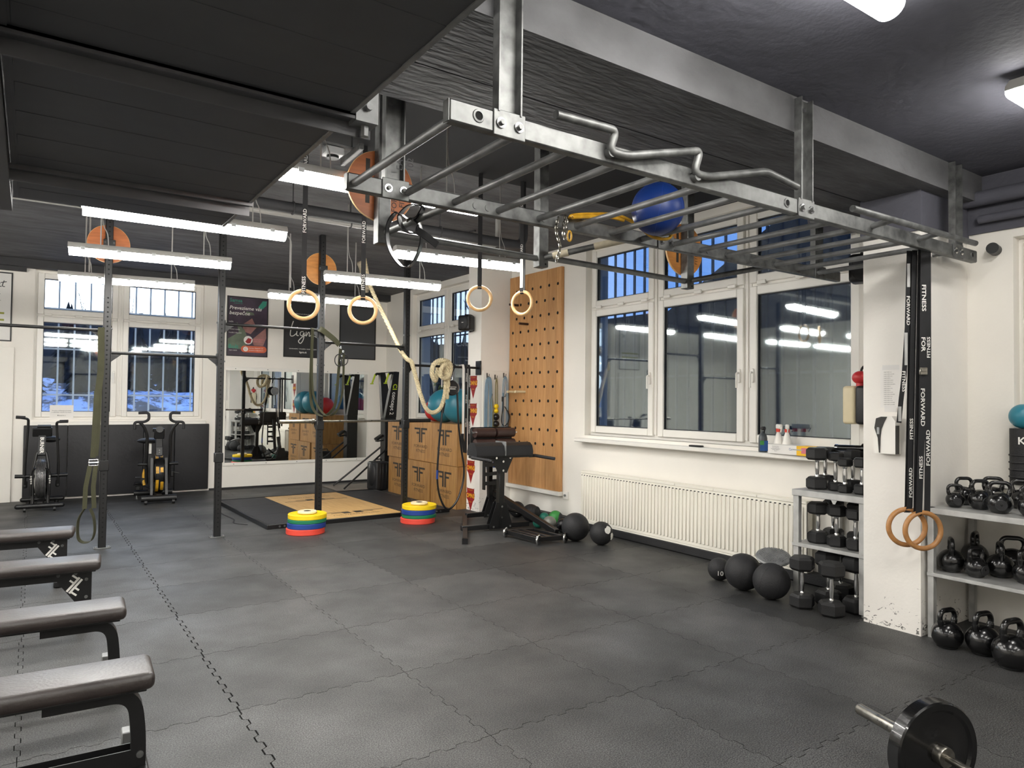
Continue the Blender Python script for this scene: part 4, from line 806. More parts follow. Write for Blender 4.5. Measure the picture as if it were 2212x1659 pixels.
def bike_b():
    t = thing('exercise_bike', 'black and gold air bike with double-grip arms', 'exercise bike', (.72, 6.38, 0), -4)
    MB().cyl((-.235, -.43, .085), (.235, -.43, .085), .048, seg=18).done('foot_bar', 'black_metal', t)
    for s in (-.175, .19): MB().cyl((s - .018, -.47, .034), (s + .018, -.47, .034), .034, seg=16).done('wheel', 'black_plastic', t)
    MB().cyl((-.30, .36, .08), (.24, .36, .08), .045, seg=18).done('rear_bar', 'black_metal', t); MB().cyl((-.26, .36, 0), (-.26, .36, .05), .012, seg=8).cyl((.2, .36, 0), (.2, .36, .05), .012, seg=8)
    for s in (-.26, .20): MB().cyl((s, .36, 0), (s, .36, .04), .018, seg=10).done('levelling_foot', 'chrome', t)
    MB().bar((0, -.43, .11), (0, .36, .10), .07, .06).done('base_beam', 'black_metal', t)
    for s in (-.10, .10): MB().bar((s, -.40, .10), (s * .95, -.24, .66), .035, .05).done('fork', 'black_metal', t)
    wh = MB().lathe([(.001, -.07), (.25, -.07), (.285, -.05), (.295, 0), (.285, .05), (.25, .07), (.001, .07)], (.005, -.10, .42), X, 40).done('fan_cage', 'gloss_black', t)
    for x, a0, a1 in ((-.03, 55, 100), (.03, 60, 92), (-.03, -60, -14), (.035, -52, -20), (-.03, 5, 25), (.03, 8, 22)):
        q = arc((.005 + x, -.10, .42), .2945, 180 - a0, 180 - a1, 8, Y, Z); MB().strap(q, .04, .004, X).done('fan_blade', 'gold', wh)
    for k in range(-4, 5): MB().torus((.005 + k * .013, -.10, .42), .296 - .002 * abs(k), .0028, X, 40, 5).done('cage_wire', 'black_metal', wh)
    MB().bar((0, -.28, .70), (0, -.16, .98), .10, .05, bev=.01).done('mast', 'black_plastic', t); MB().bar((0, -.30, .70), (0, -.255, .83), .095, .02, bev=.006).done('mast_plate', 'black_metal', t)
    for z in (.755, .785): MB().cyl((0, -.300, z), (0, -.31, z), .010, seg=8).done('bolt', 'chrome', t)
    MB().box((0, -.20, 1.03), (.14, .06, .16), rx(15), .01).lathe([(.001, .02), (.05, .02), (.052, 0), (.001, 0)], (.0, -.235, 1.09), (0, -1, .25), 24).box((-.05, -.2, 1.085), (.08, .05, .05), rx(15), .008).done('console', 'black_plastic', t)
    for s in (-1, 1):
        MB().tube(fillet([(s * .15, -.02, .26), (s * .165, -.09, .66), (s * .155, -.15, 1.00), (s * .205, -.18, 1.14), (s * .26, -.19, 1.195)], .08), .022, 12).done('arm', 'black_metal', t)
        MB().tube(fillet([(s * .33 + .0, -.22, 1.10), (s * .335, -.20, 1.205), (s * .20, -.19, 1.205), (s * .145, -.21, 1.24), (s * .145, -.21, 1.345), (s * .285, -.22, 1.34)], .045), .0205, 12).done('grip_bar', 'rubber_black', t)
        MB().cyl((s * .15, -.1, .56), (s * .275, -.1, .565), .024, seg=12).done('foot_peg', 'black_plastic', t)
        MB().box((s * .20 - .0, .0, .40 if s > 0 else .30), (.05, .07, .10), None, .01).cyl((s * .22, -.02, .42 if s > 0 else .36), (s * .30, -.02, .40 if s > 0 else .36), .008, seg=8).done('crank_joint', 'black_metal', t)
    MB().tube([(-.17, .05, .47), (-.185, .02, .40), (-.19, -.02, .30), (-.175, -.04, .24)], .022, 10).done('chain_cover', 'gold', t)
    MB().box((-.25, .26, .245), (.09, .10, .03), rz(10), .008).box((-.25, .26, .215), (.11, .09, .02), rz(10), .006).box((-.25, .27, .17), (.06, .06, .07), None, .008).tube([(-.20, .25, .22), (-.12, .15, .19), (-.05, .05, .16)], .014, 8).done('pedal', 'black_plastic', t)
    MB().bar((-.09, .22, .12), (-.09, .28, .86), .05, .05).done('seat_post', 'black_metal', t); MB().box((-.095, .19, .80), (.035, .012, .20)).done('decal', 'print_white', t)
    MB().ball((-.105, .24, .90), .175, (1, .8, .26), 24, 12).done('saddle', 'leather_black', t)
bike_a(); bike_b()

# ---------------------------------------------------------------- ski machine, case
t = thing('ski_machine', 'tall black forked ski trainer with lime handles in the corner', 'ski machine', (4.50, 6.30, 0))
tower = MB()
for s in (-1, 1):
    po = [(0, 1.25), (.10, 1.25), (.345, 2.08), (.255, 2.08)] if s > 0 else [(-.10, 1.25), (0, 1.25), (-.255, 2.08), (-.345, 2.08)]
    pl = MB(); A = []
    for (y, z) in po:
        d0, d1 = (-.10, .12) if z < 1.5 else (-.05, .05); A.append((pl.bm.verts.new((d0, y, z)), pl.bm.verts.new((d1, y, z))))
    f = pl.bm.faces.new; f([a[0] for a in A][::-1]); f([a[1] for a in A])
    for i in range(4): j = (i + 1) % 4; f((A[i][0], A[j][0], A[j][1], A[i][1]))
    pl.done('arm', 'black_plastic', t)
    MB().tube(fillet([(-.03, s * .30, 2.05), (-.10, s * .30, 2.06), (-.13, s * .30, 2.03)], .03), .022, 10).done('pulley', 'black_plastic', t)
    MB().bar((-.13, s * .30, 2.05), (-.19, s * .30, 1.88), .03, .03, bev=.008).box((-.195, s * .30, 1.87), (.06, .04, .02), None, .005).done('handle', 'lime', t)
    MB().cyl((-.04, s * .15, .72), (-.92, s * .26, .03), .016, seg=10).done('strut', 'black_metal', t)
MB().box((.01, 0, .64), (.22, .20, 1.22), None, .008).done('column', 'black_plastic', t); MB().b2((-.02, -.3, 2.075), (.03, .3, 2.085)).done('top_tie', 'black_metal', t)
MB().box((-.18, -.02, .89), (.15, .13, .045), ry(-32), .008).box((-.17, -.02, .83), (.12, .11, .02), ry(-10), .005).done('monitor', 'black_plastic', t)
ax = V((0, -.245, .83)).normalized(); o_ = V((0, -.10, 1.25)); nn = X.cross(-ax); pt = lambda q, x: o_ + ax * q + V((x, 0, 0)) + V((0, -.958, -.28)) * .002
text('concept 2', 'print_white', .108, pt(.27, .01), -ax, X, t, bold=.012); text('C', 'lime', .11, pt(.60, .005), -ax, X, t, bold=.03); text('I', 'lime', .11, pt(.54, .005), -ax, X, t, bold=.03)
MB().b2((-1.05, -.28, 0), (.2, .45, .018), .003).done('base_board', mat('base_grey', (120, 112, 104), .6), t)
t = thing('equipment_case', 'black ribbed hard case standing beside the wooden boxes', 'case', (4.12, 5.845, 0), 12)
MB().box((0, 0, .255), (.27, .30, .49), None, .035, 3).done('shell', 'leather_black', t)
for x in (-.06, .0, .07): MB().box((x, -.152, .25), (.014, .012, .42), None, .003).done('rib', 'black_plastic', t)
MB().tube(fillet([(-.07, 0, .50), (-.07, 0, .535), (.07, 0, .535), (.07, 0, .50)], .02), .010, 8).done('handle', 'black_plastic', t); MB().ball((-.13, 0, .28), .12, (.35, 1.0, 1.7), 18, 12).done('side_bulge', 'leather_black', t)

# ---------------------------------------------------------------- plyo boxes and balls on them
BX = [(3.225, .775), (4.03, .775), (4.83, .745)]
def ff(t, o, s):
    """back-to-back double F in the plane y,z facing -x; s = overall width"""
    q = lambda y0, y1, z0, z1: MB().b2((-.0012, o[0] - y1 * s, o[1] + z0 * s * .49), (0, o[0] - y0 * s, o[1] + z1 * s * .49)).done('logo_bar', 'print_black', t)
    q(-.5, -.03, .40, .54); q(.03, .5, .40, .54); q(-.13, -.03, -.55, .40); q(.03, .13, -.55, .40); q(-.34, -.13, .08, .22); q(.13, .34, .08, .22)
n = 0; names = {(0, 0): 'lower wooden box closest to the shield-stickered pillar', (0, 1): 'lower middle wooden box of the stacked row', (0, 2): 'lower wooden box beside the black hard case', (1, 0): 'upper wooden box closest to the shield-stickered pillar, under the teal balls', (1, 1): 'upper middle wooden box of the stacked row', (1, 2): 'upper wooden box beside the forked ski trainer'}
for row in (0, 1):
    for ci, (y0, w) in enumerate(BX):
        dx = [.0, .015, -.012][ci] * (1 if row else -1)
        t = thing('wooden_box', names[(row, ci)], 'plyo box', (4.185 + dx, y0, row * .618), 0, 'stacked wooden jump boxes')
        MB().b2((.0, .0, .0), (.018, w, .612), .002).done('front_panel', 'plyo', t); MB().b2((.48, 0, 0), (.498, w, .612), .002).done('back_panel', 'plyo', t)
        MB().b2((.018, 0, 0), (.48, .018, .612), .002).done('side_panel', 'plyo', t); MB().b2((.018, w - .018, 0), (.48, w, .612), .002).done('side_panel', 'plyo', t)
        MB().b2((.018, .018, .594), (.48, w - .018, .612), .002).done('top_panel', 'plyo', t); MB().b2((.018, .018, 0), (.48, w - .018, .018)).done('bottom_panel', 'plyo', t)
        ff(t, (w / 2 - .02, .405), .43)
        text('FORWARD', 'print_black', .068, (-.0003, w / 2 - .02, .225), -Y, Z, t, sx=1.35); text('FITNESS', 'print_black', .068, (-.0003, w / 2 - .02, .150), -Y, Z, t, sx=1.3)
        MB().b2((.19, -.0008, .44), (.31, .0004, .475), .0).done('hand_hole', 'hole_dark', t)
def ball(name, label, c, r, m, cat='exercise ball', group=None, seams=0, rot=0):
    t = thing(name, label, cat, c, rot, group); MB().ball((0, 0, 0), r, u=36, v=24).done('ball', m, t)
    for k in range(seams): a = math.pi * k / seams; MB().torus((0, 0, 0), r - .0005, .0016, (math.cos(a), math.sin(a), .2), 48, 6).done('seam', m, t)
    return t
ball('stability_ball', 'large teal exercise ball on the wooden boxes, partly behind the pulley trainer', (4.45, 3.60, 1.23 + .262), .262, 'teal', group='balls on the wooden boxes')
ball('stability_ball', 'second teal exercise ball on the wooden boxes, towards the ski trainer', (4.47, 4.127, 1.23 + .262), .262, 'teal', group='balls on the wooden boxes')
t = ball('stability_ball', 'red exercise ball with a grey patch on the wooden boxes', (4.58, 4.60, 1.23 + .19), .19, 'ball_red', group='balls on the wooden boxes')
MB().ball((-.02, -.012, .01), .185, (.9, 1.0, .6), 24, 14).done('grey_patch', 'zinc_dark', t)

# ---------------------------------------------------------------- platform, plates
t = thing('lifting_platform', 'lifting platform with wooden centre, black rubber wings and steel border', 'platform', (2.71, 4.32, 0), 1.2)
for lo, hi in (((-1.27, -1.25, 0), (1.27, -1.215, .055)), ((-1.27, 1.24, 0), (1.27, 1.275, .055)), ((-1.27, -1.215, 0), (-1.235, 1.24, .055)), ((1.235, -1.215, 0), (1.27, 1.24, .055))): MB().b2(lo, hi, .004).done('border', 'black_metal', t)
for x in (-1.12, -1.06, 1.06, 1.12): MB().cyl((x, -1.25, .028), (x, -1.258, .028), .013, seg=12).done('bolt', 'zinc', t)
MB().b2((-.575, -1.213, .005), (.575, 1.238, .048)).done('deck', 'deck_wood', t)
for s in (-1, 1):
    for j in range(3): y0 = -1.213 + j * .817; MB().b2((s * .578, y0, .005), (s * 1.233, y0 + .813, .049), .003).done('rubber_tile', 'pad_black', t)
for y, sg in ((-.95, 1), (.55, -1)):
    for a, b, c, d in ((-.48, -.03, .10, .13), (.03, .48, .10, .13), (-.14, -.03, -.02, .09), (.03, .14, -.02, .09), (-.30, -.14, .03, .055), (.14, .30, .03, .055)): MB().b2((a, y + c * sg + .1, .0481), (b, y + d * sg + .1, .0486)).done('logo_bar', 'print_black', t)
    text('FORWARD FITNESS', 'print_black', .075, (.0, y + (-.02 if sg > 0 else .32), .0481), X, Y, t)
def plate(c, r, th, m, label, group, white=False):
    t = thing('bumper_plate', label, 'weight plate', c, random.uniform(0, 90), group)
    MB().lathe([(.026, 0), (.026, th), (r * .34, th), (r * .38, th - .006), (r * .84, th - .006), (r * .88, th), (r - .006, th), (r, th - .006), (r, .006), (r - .006, 0)], (0, 0, 0), Z, 48, True).done('plate', m, t)
    MB().lathe([(.0255, 0), (.0255, th + .001), (.040, th + .001), (.040, 0)], (0, 0, 0), Z, 24, True).done('hub', 'steel', t)
for k, (cx, cy, order) in enumerate(((1.815, 2.635, ('red', 'blue', 'green', 'yellow')), (3.275, 2.61, ('red', 'green', 'blue', 'yellow')))):
    z = 0; g = 'weight plates in the flat stack ' + ('at the third rack post' if k == 0 else 'at the platform corner')
    where = 'the stack in front of the third rack post' if k == 0 else 'the stack by the corner rack post'
    for q in order:
        th = {'red': .068, 'blue': .062, 'green': .044, 'yellow': .055}[q]; dx = {'red': (-.018, 0), 'blue': (-.006, .0), 'green': (0, 0), 'yellow': (.003, .0)}[q]
        plate((cx + dx[0], cy + dx[1] - .0, z), .222, th, q, f'{q} bumper plate in {where}', g); z += th + .0005
    plate((cx, cy, z), .11, .028, 'cream', f'small cream plate on top of {where}', g)
t = thing('loose_strap', 'thin black strap lying by the platform edge', 'strap', (1.30, 4.0, 0)); MB().strap(smooth_path([(.0, .9, .004), (-.03, .5, .004), (.0, .0, .004), (-.06, -.3, .004), (.05, -.5, .004)], 5), .02, .003, X).done('webbing', 'strap_black', t)
# ================================================================ SIDE WALL
# peg board
t = thing('peg_board', 'tall oak climbing peg board with rows of holes', 'peg board', (4.868, 2.83, .40))
e = [0, .22, .44, .66, .88, 1.10, 1.20]
for a, b in zip(e, e[1:]): MB().b2((-.05, -b + .0008, 0), (-.004, -a - .0008, 2.965), .001).done('board', 'oak', t)
hm = MB()
for r in range(12):
    for c in range(6):
        y = -.085 - c * .19 - (.0 if r % 2 == 0 else .09); hm.cyl((-.0495, y, .60 + r * .195), (-.0515, y, .60 + r * .195), .021, seg=12)
hm.done('peg_hole', 'hole_dark', t)['kind'] = 'stuff'
for y, z, m, L in ((-.21, 2.55, 'leather_brown', .15), (-.455, 2.26, 'leather_brown', .15), (-.20, 1.31, 'cream', .17), (-.40, 1.31, 'cream', .17)): MB().cyl((-.05, y, z), (-.05 - L, y, z - .0), .017, seg=14).done('peg', m, t)
tag(MB().b2((4.78, 1.61, .345), (4.868, 2.84, .398), .004).done('board_ledge', 'plastic_white'), 'white ledge under the peg board', 'ledge')
t = thing('wall_plate', 'small white steel plate with a bolt at the peg board corner', 'bracket', (4.868, 1.55, .36)); MB().b2((-.02, -.05, -.05), (0, .05, .05), .003).done('plate', 'plastic_white', t); MB().cyl((-.02, 0, 0), (-.035, 0, 0), .016, seg=10).done('bolt', 'zinc_dark', t)
# stickers on the far pillar
def shield(z, y, k):
    t = thing('shield_sticker', ['red shield sticker with gold letters, topmost on the white pillar', 'red shield sticker behind the hanging printed straps', 'red shield sticker low on the pillar, above the lowest one', 'lowest red shield sticker on the white pillar'][k], 'sticker', (4.3499, y, z), 0, 'shield stickers on the pillar')
    P_ = [(a * 1.35, b * 1.3) for a, b in ((-.075, .115), (-.06, .105), (.06, .105), (.075, .115), (.072, .06), (.083, .055), (.078, -.01), (.05, -.035), (0, -.15), (-.05, -.035), (-.078, -.01), (-.083, .055), (-.072, .06))]
    MB().prism([(-a, b) for a, b in P_], (0, 0, 0), Y, Z, -.0008).done('shield', 'crimson', t); text('OMNS', 'sticker_gold', .088, (-.0012, 0, .03), -Y, Z, t, bold=.025, sx=.88)
    text('fitness', 'sticker_gold', .026, (-.0012, 0, -.055), -Y, Z, t); text('GYM EQUIPMENT', 'sticker_gold', .016, (-.0012, 0, .112), -Y, Z, t)
for k, z in enumerate((1.80, 1.40, .575, .175)): shield(z, 3.06 if k < 2 else 3.10, k)
# hook board with tubes
t = thing('hook_board', 'pale board with hooks on the pillar side', 'hook board', (4.60, 2.858, 1.30)); MB().b2((-.22, -.014, -.4), (.22, 0, .71), .003).done('board', 'wall_paint', t)
for x, z in ((-.155, .64), (-.02, .62), (.13, .65), (-.10, .36), (.13, .36)): MB().box((x, -.016, z), (.022, .004, .07)).tube(fillet([(x, -.018, z - .01), (x, -.07, z - .02), (x, -.075, z + .02)], .015), .005, 8).done('hook', 'zinc', t)
def tubes(label, x, z, L, n, m, spread):
    t = thing('resistance_tube', label, 'resistance tube', (4.60 + x, 2.80, 1.30 + z), 0, 'resistance tubes on the hook board')
    for k in range(n):
        s = spread * (k + .6) / n; d = random.uniform(-.04, .04); MB().tube(smooth_path([(-s - .01, .0, -L + d), (-s - .012, 0, -L * .5), (-s, 0, -.08), (0, -.004 * k, .0), (s, 0, -.08), (s + .012, 0, -L * .5), (s + .01, 0, -L - d)], 5), .0062, 8).done('tube', m, t)
    for s in (-1, 1): MB().cyl((s * spread * .7, 0, -L - .12), (s * spread * .6, 0, -L), .014, seg=10).done('handle', 'black_plastic', t)
    return t
tubes('bundle of grey-blue resistance tubes on the first hook of the pale board', -.155, .615, .92, 4, 'hose_blue', .055)
tubes('olive and pink resistance tube on the lower hook of the pale board', -.10, .335, .50, 1, 'hose_olive', .030)
tubes('pale blue resistance tube under the diamond-shaped hook', .13, .63, .75, 2, 'hose_blue', .045)
t = thing('bead_trainer', 'cord with yellow and black balls on the middle hook of the pale board', 'massage roller', (4.58, 2.80, 1.90))
for s in (-.015, .015): MB().tube(smooth_path([(0, 0, .0), (s, 0, -.1), (s, 0, -.40)], 4), .008, 8).done('cord', 'hose_olive', t)
for z, r, m in ((-.40, .036, 'yellow'), (-.465, .033, 'yellow'), (-.55, .048, 'rubber_shiny'), (-.65, .048, 'rubber_shiny'), (-.735, .034, 'yellow'), (-.80, .033, 'yellow')): MB().ball((0, 0, z), r, u=20, v=14).done('bead', m, t)
MB().tube([(0, 0, -.82), (.0, 0, -1.05)], .008, 8).done('cord', 'hose_olive', t)
t = thing('ankle_strap', 'black ankle strap hanging from the lower diamond hook', 'strap', (4.68, 2.79, 1.64)); MB().strap(smooth_path([(0, 0, .0), (.0, -.01, -.15), (-.02, -.01, -.35), (.02, -.02, -.42), (.09, -.02, -.36), (.10, -.02, -.26), (.03, -.01, -.14)], 6), .04, .006, (.4, 1, 0)).done('webbing', 'strap_black', t)
MB().cyl((.0, 0, .0), (0, 0, -.07), .014, seg=10).done('clip', 'black_plastic', t)
t = thing('jump_ropes', 'tangle of skipping ropes with red and black handles low on the pillar side', 'jump rope', (4.55, 2.80, .85))
for x0, x1, z0, z1, m in ((-.12, -.20, .10, -.12, 'crimson'), (-.16, -.24, .14, -.02, 'black_plastic'), (-.06, -.09, .04, -.30, 'tape'), (-.14, -.08, -.10, -.42, 'black_plastic'), (.0, -.02, .10, -.25, 'blue')): MB().cyl((x0, -.01, z0), (x1, -.03, z1), .013, seg=10).done('handle', m, t)
for k in range(4): MB().tube(smooth_path([(-.12 + k * .04, 0, .25), (-.16 + k * .05, -.01, -.1), (-.05 + k * .02, -.01, -.40), (.02, 0, -.1), (.0 + k * .02, 0, .3)], 5), .0045, 6).done('rope', ('hose_blue', 'tape', 'hose_olive', 'rubber_shiny')[k], t)
# speakers
def speaker(label, c, yaw, s):
    t = thing('wall_speaker', label, 'speaker', c, yaw); MB().box((0, 0, 0), (.20 * s, .16 * s, .22 * s), None, .03 * s, 3).done('cabinet', 'black_plastic', t)
    MB().ball((0, -.075 * s, 0), .085 * s, (1.0, .35, 1.15), 24, 14).done('grille_cover', 'rubber_black', t); MB().box((0, -.107 * s, 0), (.03 * s, .003, .008 * s)).done('badge', 'print_white', t)
    MB().tube(fillet([(-.02, .0, .12 * s), (.03, .10 * s, .125 * s), (.08 * s, .16 * s, .06 * s), (.08 * s, .16 * s, -.08 * s), (.02, .06 * s, -.12 * s)], .04), .012, 8).done('bracket', 'black_metal', t); return t
speaker('small black speaker bracketed to the stickered pillar', (4.22, 3.06, 2.69), -62, 1.0)
speaker('black wall speaker under the end of the monkey bars, above the pillar', (4.60, -2.55, 2.68), -70, 1.05)
speaker('second black wall speaker, tucked beside the first one over the dumbbell rack', (4.58, -2.72 + .02 - .0, 2.70), -52, .6)
tag(MB().cyl((4.76, -3.40, 2.72), (4.868, -3.38, 2.72), .04, seg=20).done('wall_spotlight', 'black_plastic'), 'dark round fitting on the wall past the end of the monkey bar handle', 'fitting')
# radiator
t = thing('radiator', 'long low white panel radiator under the three-column window', 'radiator', (4.868, 1.10, 0)); W_ = 3.06
MB().b2((-.135, -W_, .115), (-.118, 0, .70), .004).done('front_panel', 'radiator_white', t); MB().b2((-.05, -W_, .115), (-.035, 0, .70), .004).done('back_panel', 'radiator_white', t)
fm = MB(); N_ = 61
for i in range(N_):
    y = -.018 - (W_ - .036) * (i + .5) / N_; fm.b2((-.147, y - .014, .15), (-.1345, y + .014, .675), .005)
fm.done('rib', 'radiator_white', t)['kind'] = 'stuff'
for i in range(6): a = -W_ * i / 6; MB().b2((-.14, a - W_ / 6 + .004, .70), (-.03, a, .728), .004).b2((-.115, a - W_ / 6 + .03, .7282), (-.055, a - .03, .7292)).done('top_grille', 'radiator_white', t)
sl = MB()
for i in range(61): y = -.018 - (W_ - .036) * (i + .5) / 61; sl.b2((-.1358, y + .013, .670), (-.1348, y + .037, .680))
sl.done('slot', 'hole_dark', t)['kind'] = 'stuff'
for y in (-.0, -W_ + .012): MB().b2((-.137, y - .012, .112), (-.034, y, .728), .003).done('side_cover', 'radiator_white', t)
MB().b2((-.13, -W_, .095), (-.04, 0, .116), .003).done('bottom_rail', 'radiator_white', t)
for y in (-.25, -W_ / 2, -W_ + .25): MB().b2((-.035, y - .02, .12), (0, y + .02, .66)).done('wall_bracket', 'zinc', t)
MB().tube(fillet([(-.08, -.06, .10), (-.08, -.06, .05), (-.01, -.06, .05)], .02), .011, 8).done('pipe', 'radiator_white', t)

# ---------------------------------------------------------------- back-extension bench
t = thing('extension_bench', 'black steel back-extension bench with roller pads and thigh pad', 'gym bench', (3.85, 1.62, 0)); o = V((3.85, 1.62, 0))
A = lambda *p: V(p) - o
def beam(p, q, w, h, name='beam', m='black_metal'): return MB().bar(A(*p), A(*q), w, h, bev=.004).done(name, m, t)
beam((3.06, 1.08, .035), (3.93, 2.55, .035), .06, .06, 'cross_foot'); beam((3.37, 1.69, .05), (4.26, 1.55, .05), .06, .06, 'cross_beam'); beam((3.87, 2.42, .06), (4.45, 2.36, .06), .06, .06, 'cross_beam')
MB().bar(A(3.055, 1.072, .033), A(3.075, 1.105, .033), .064, .064).done('end_cap', 'rubber_shiny', t)
for px, py in ((3.86, 1.60), (4.27, 2.37)):
    for s in (-1, 1):
        MB().prism([(-.16, .02), (.15, .02), (.15, .06), (.065, .34), (-.065, .34), (-.16, .06)], A(px, py + s * .036, 0), V((.99, -.14, 0)), Z, .006 * s).done('gusset', 'black_metal', t)
    for x, z in ((-.11, .05), (.11, .05), (0, .16), (0, .29)): MB().cyl(A(px + x, py - .044 - x * .14, z), A(px + x, py - .055 - x * .14, z), .014, seg=10).done('bolt', 'chrome', t)
beam((3.86, 1.60, .04), (3.87, 1.60, .88), .075, .075, 'upright'); beam((4.27, 2.37, .04), (4.20, 2.30, .62), .07, .07, 'upright')
beam((4.24, 2.36, .36), (4.20, .90, .05), .06, .07, 'long_beam'); beam((4.14, 2.26, .30), (4.10, 2.22, 1.05), .06, .06, 'upright')
MB().prism([(-.155, .905), (.155, .905), (.06, .70), (-.06, .70)], A(3.865, 1.555, 0), V((.99, -.12, 0)), Z, -.008).done('head_gusset', 'black_metal', t)
for x, z in ((-.10, .885), (.10, .885), (0, .84), (0, .73)): MB().cyl(A(3.865 + x, 1.55, z), A(3.865 + x, 1.535, z), .014, seg=10).done('bolt', 'chrome', t)
MB().box(A(3.87, 1.60, .90), (.82, .14, .03), rz(-6), .005).done('pad_tray', 'black_metal', t)
for x0, x1 in ((3.475, 3.855), (3.875, 4.25)):
    prf = [(-.13, .0), (.13, .0), (.135, .05), (.11, .12), (.05, .155), (-.05, .155), (-.11, .12), (-.135, .05)]
    MB().prism(prf, A(x0, 1.60 - (x0 - 3.87) * .1, .915), V((0.1, .99, 0)), Z, x1 - x0).done('thigh_pad', 'leather_black', t)
MB().box(A(3.866, 1.60, 1.0), (.016, .27, .17), rz(-6), .003).done('pad_seam', 'zinc_dark', t)
for x, y in ((3.47, 1.62), (4.26, 1.55)): MB().tube([A(x, y, .895), A(x + (-.03 if x < 3.8 else .06), y - .05, .90), A(x + (.11 if x < 3.8 else .20), y - .27, .87)], .020, 12).done('hand_grip', 'rubber_black', t)
MB().bar(A(3.78, 2.20, 1.21), A(3.78, 2.20, 1.24), .02, .02)
MB().b2(A(3.78, 2.17, .98), A(4.42, 2.19, 1.235), .02).done('foot_plate', 'black_metal', t)
for a, b, m, z, r in ((3.80, 4.09, 'leather_brown', 1.165, .062), (4.12, 4.40, 'leather_brown', 1.165, .062)): MB().cyl(A(a, 2.11, z), A(b, 2.11, z), r, seg=26).done('roller_pad', m, t)
for a, b in ((3.80, 4.09), (4.12, 4.40)): MB().cyl(A(a, 2.10, 1.03), A(b, 2.10, 1.03), .055, seg=22).done('roller_pad', 'leather_brown', t)
for z in (1.165, 1.03): MB().cyl(A(3.76, 2.105, z), A(4.45, 2.105, z), .018, seg=12).done('roller_axle', 'chrome', t)
for x in (3.98, 4.17): MB().bar(A(x, 2.16, .42), A(x, 2.16, .98), .018, .05).done('adjuster_plate', 'black_metal', t)
for z in (.50, .62, .74, .86): MB().bar(A(3.97, 2.155, z), A(4.18, 2.155, z), .03, .045).done('adjuster_step', 'black_metal', t)
for z in (.68, .58): MB().bar(A(4.09, 2.12, z), A(4.17, 2.12, z), .004, .05).done('label_plate', 'print_white', t)
MB().tube(fillet([A(4.05, 2.0, .30), A(4.2, 1.9, .18), A(4.45, 1.85, .10)], .05), .02, 10).done('brace', 'black_metal', t)
FT = [(3.69, 1.20), (3.73, .66), (4.05, .60), (4.02, 1.12)]
for (a, b) in ((0, 1), (1, 2), (2, 3), (3, 0)): beam((*FT[a], .055), (*FT[b], .055), .03, .05, 'foot_frame')
for k in (.3, .6): p = [FT[0][i] + (FT[3][i] - FT[0][i]) * k for i in (0, 1)]; q = [FT[1][i] + (FT[2][i] - FT[1][i]) * k for i in (0, 1)]; beam((*p, .06), (*q, .06), .05, .03, 'foot_slat')
for x, y in ((3.67, 1.18), (3.725, .62), (4.06, .565)):
    w_ = MB().lathe([(.012, -.012), (.050, -.012), (.058, -.006), (.058, .006), (.050, .012), (.012, .012)], A(x, y, .058), V((.5, -.86, 0)), 24, True).done('wheel', 'chrome', t); MB().cyl(A(x, y, .058) - V((.5, -.86, 0)) * .016, A(x, y, .058) + V((.5, -.86, 0)) * .016, .016, seg=12).done('axle', 'black_metal', w_)

# ---------------------------------------------------------------- balls on the floor
def mball(label, c, r, m, name='medicine_ball', rot=0, seams=0, cat='medicine ball'): return ball(name, label, (c[0], c[1], r), r, m, cat, None, seams, rot)
t = mball('black ball with a small white mark, nearest the hook board', (4.58, 2.256), .107, 'rubber_black'); t.rotation_euler = (0, 0, math.radians(-38))
text('2', 'print_white', .05, (0, -.1045, -.03), X, Z, t)
t = mball('black grip ball with a hollow face behind the green balls', (4.53, 1.87), .115, 'rubber_black'); MB().torus((.035, -.075, .01), .062, .024, (.3, -.8, .1), 28, 10).done('grip_ring', 'rubber_black', t)
mball('small dark green ball behind the silver ball, touching the two-tone ball', (4.64, 1.72), .066, 'sea_green')
t = mball('two-tone ball with leaf green cap and black side', (4.675, 1.53), .090, 'leaf_green', rot=-20)
for k in (0, 1): MB().torus((0, 0, 0), .0695, .0205, (.93, -.2, .1), 40, 10).done('black_band', 'rubber_black', t) if k == 0 else None
MB().ball((.03, -.012, -.008), .0885, (.75, .95, .92), 24, 14).done('black_side', 'rubber_black', t)
mball('small sea green ball in front of the two-tone ball', (4.349, 1.469), .064, 'sea_green')
mball('silver-grey ball at the front of the small green ones', (4.377, 1.269), .0855, 'silver_grey')
t = mball('dark ball with a loop handle beside the biggest black ball', (4.44, 1.08), .082, 'rubber_shiny'); MB().torus((-.06, -.055, -.02), .045, .016, (.6, .6, .4), 24, 8).done('handle_loop', 'rubber_shiny', t)
mball('biggest black slam ball, between the silver ball and the taped one', (4.228, .594), .158, 'rubber_black', 'slam_ball', cat='slam ball')
t = mball('black ball patched with white tape by the end of the radiator', (4.331, .270), .128, 'rubber_black', 'slam_ball', cat='slam ball')
for c_, s_ in (((-.015, -.118, .050), .035), ((-.0, -.112, .070), .03), ((.045, -.118, -.01), .026), ((.055, -.116, -.04), .025)): 
    d = V(c_).normalized(); a, u, _ = basis(d); MB().prism([(math.cos(k * .7854) * s_ * random.uniform(.75, 1.2), math.sin(k * .7854) * s_ * random.uniform(.8, 1.25)) for k in range(8)], d * .1262, u, a, .0045).done('tape_patch', 'print_white', t)
t = mball('small black ball with a white 10 in front of the radiator', (4.20, -1.445), .0995, 'rubber_black', 'slam_ball', cat='slam ball'); d = V((-.70, -.66, -.18)).normalized(); a = V((.68, -.73, 0)).normalized(); text('10', 'print_white', .06, d * .101 - Z * .0, a, a.cross(-d) * -1 if False else d.cross(a), t, bold=.01)
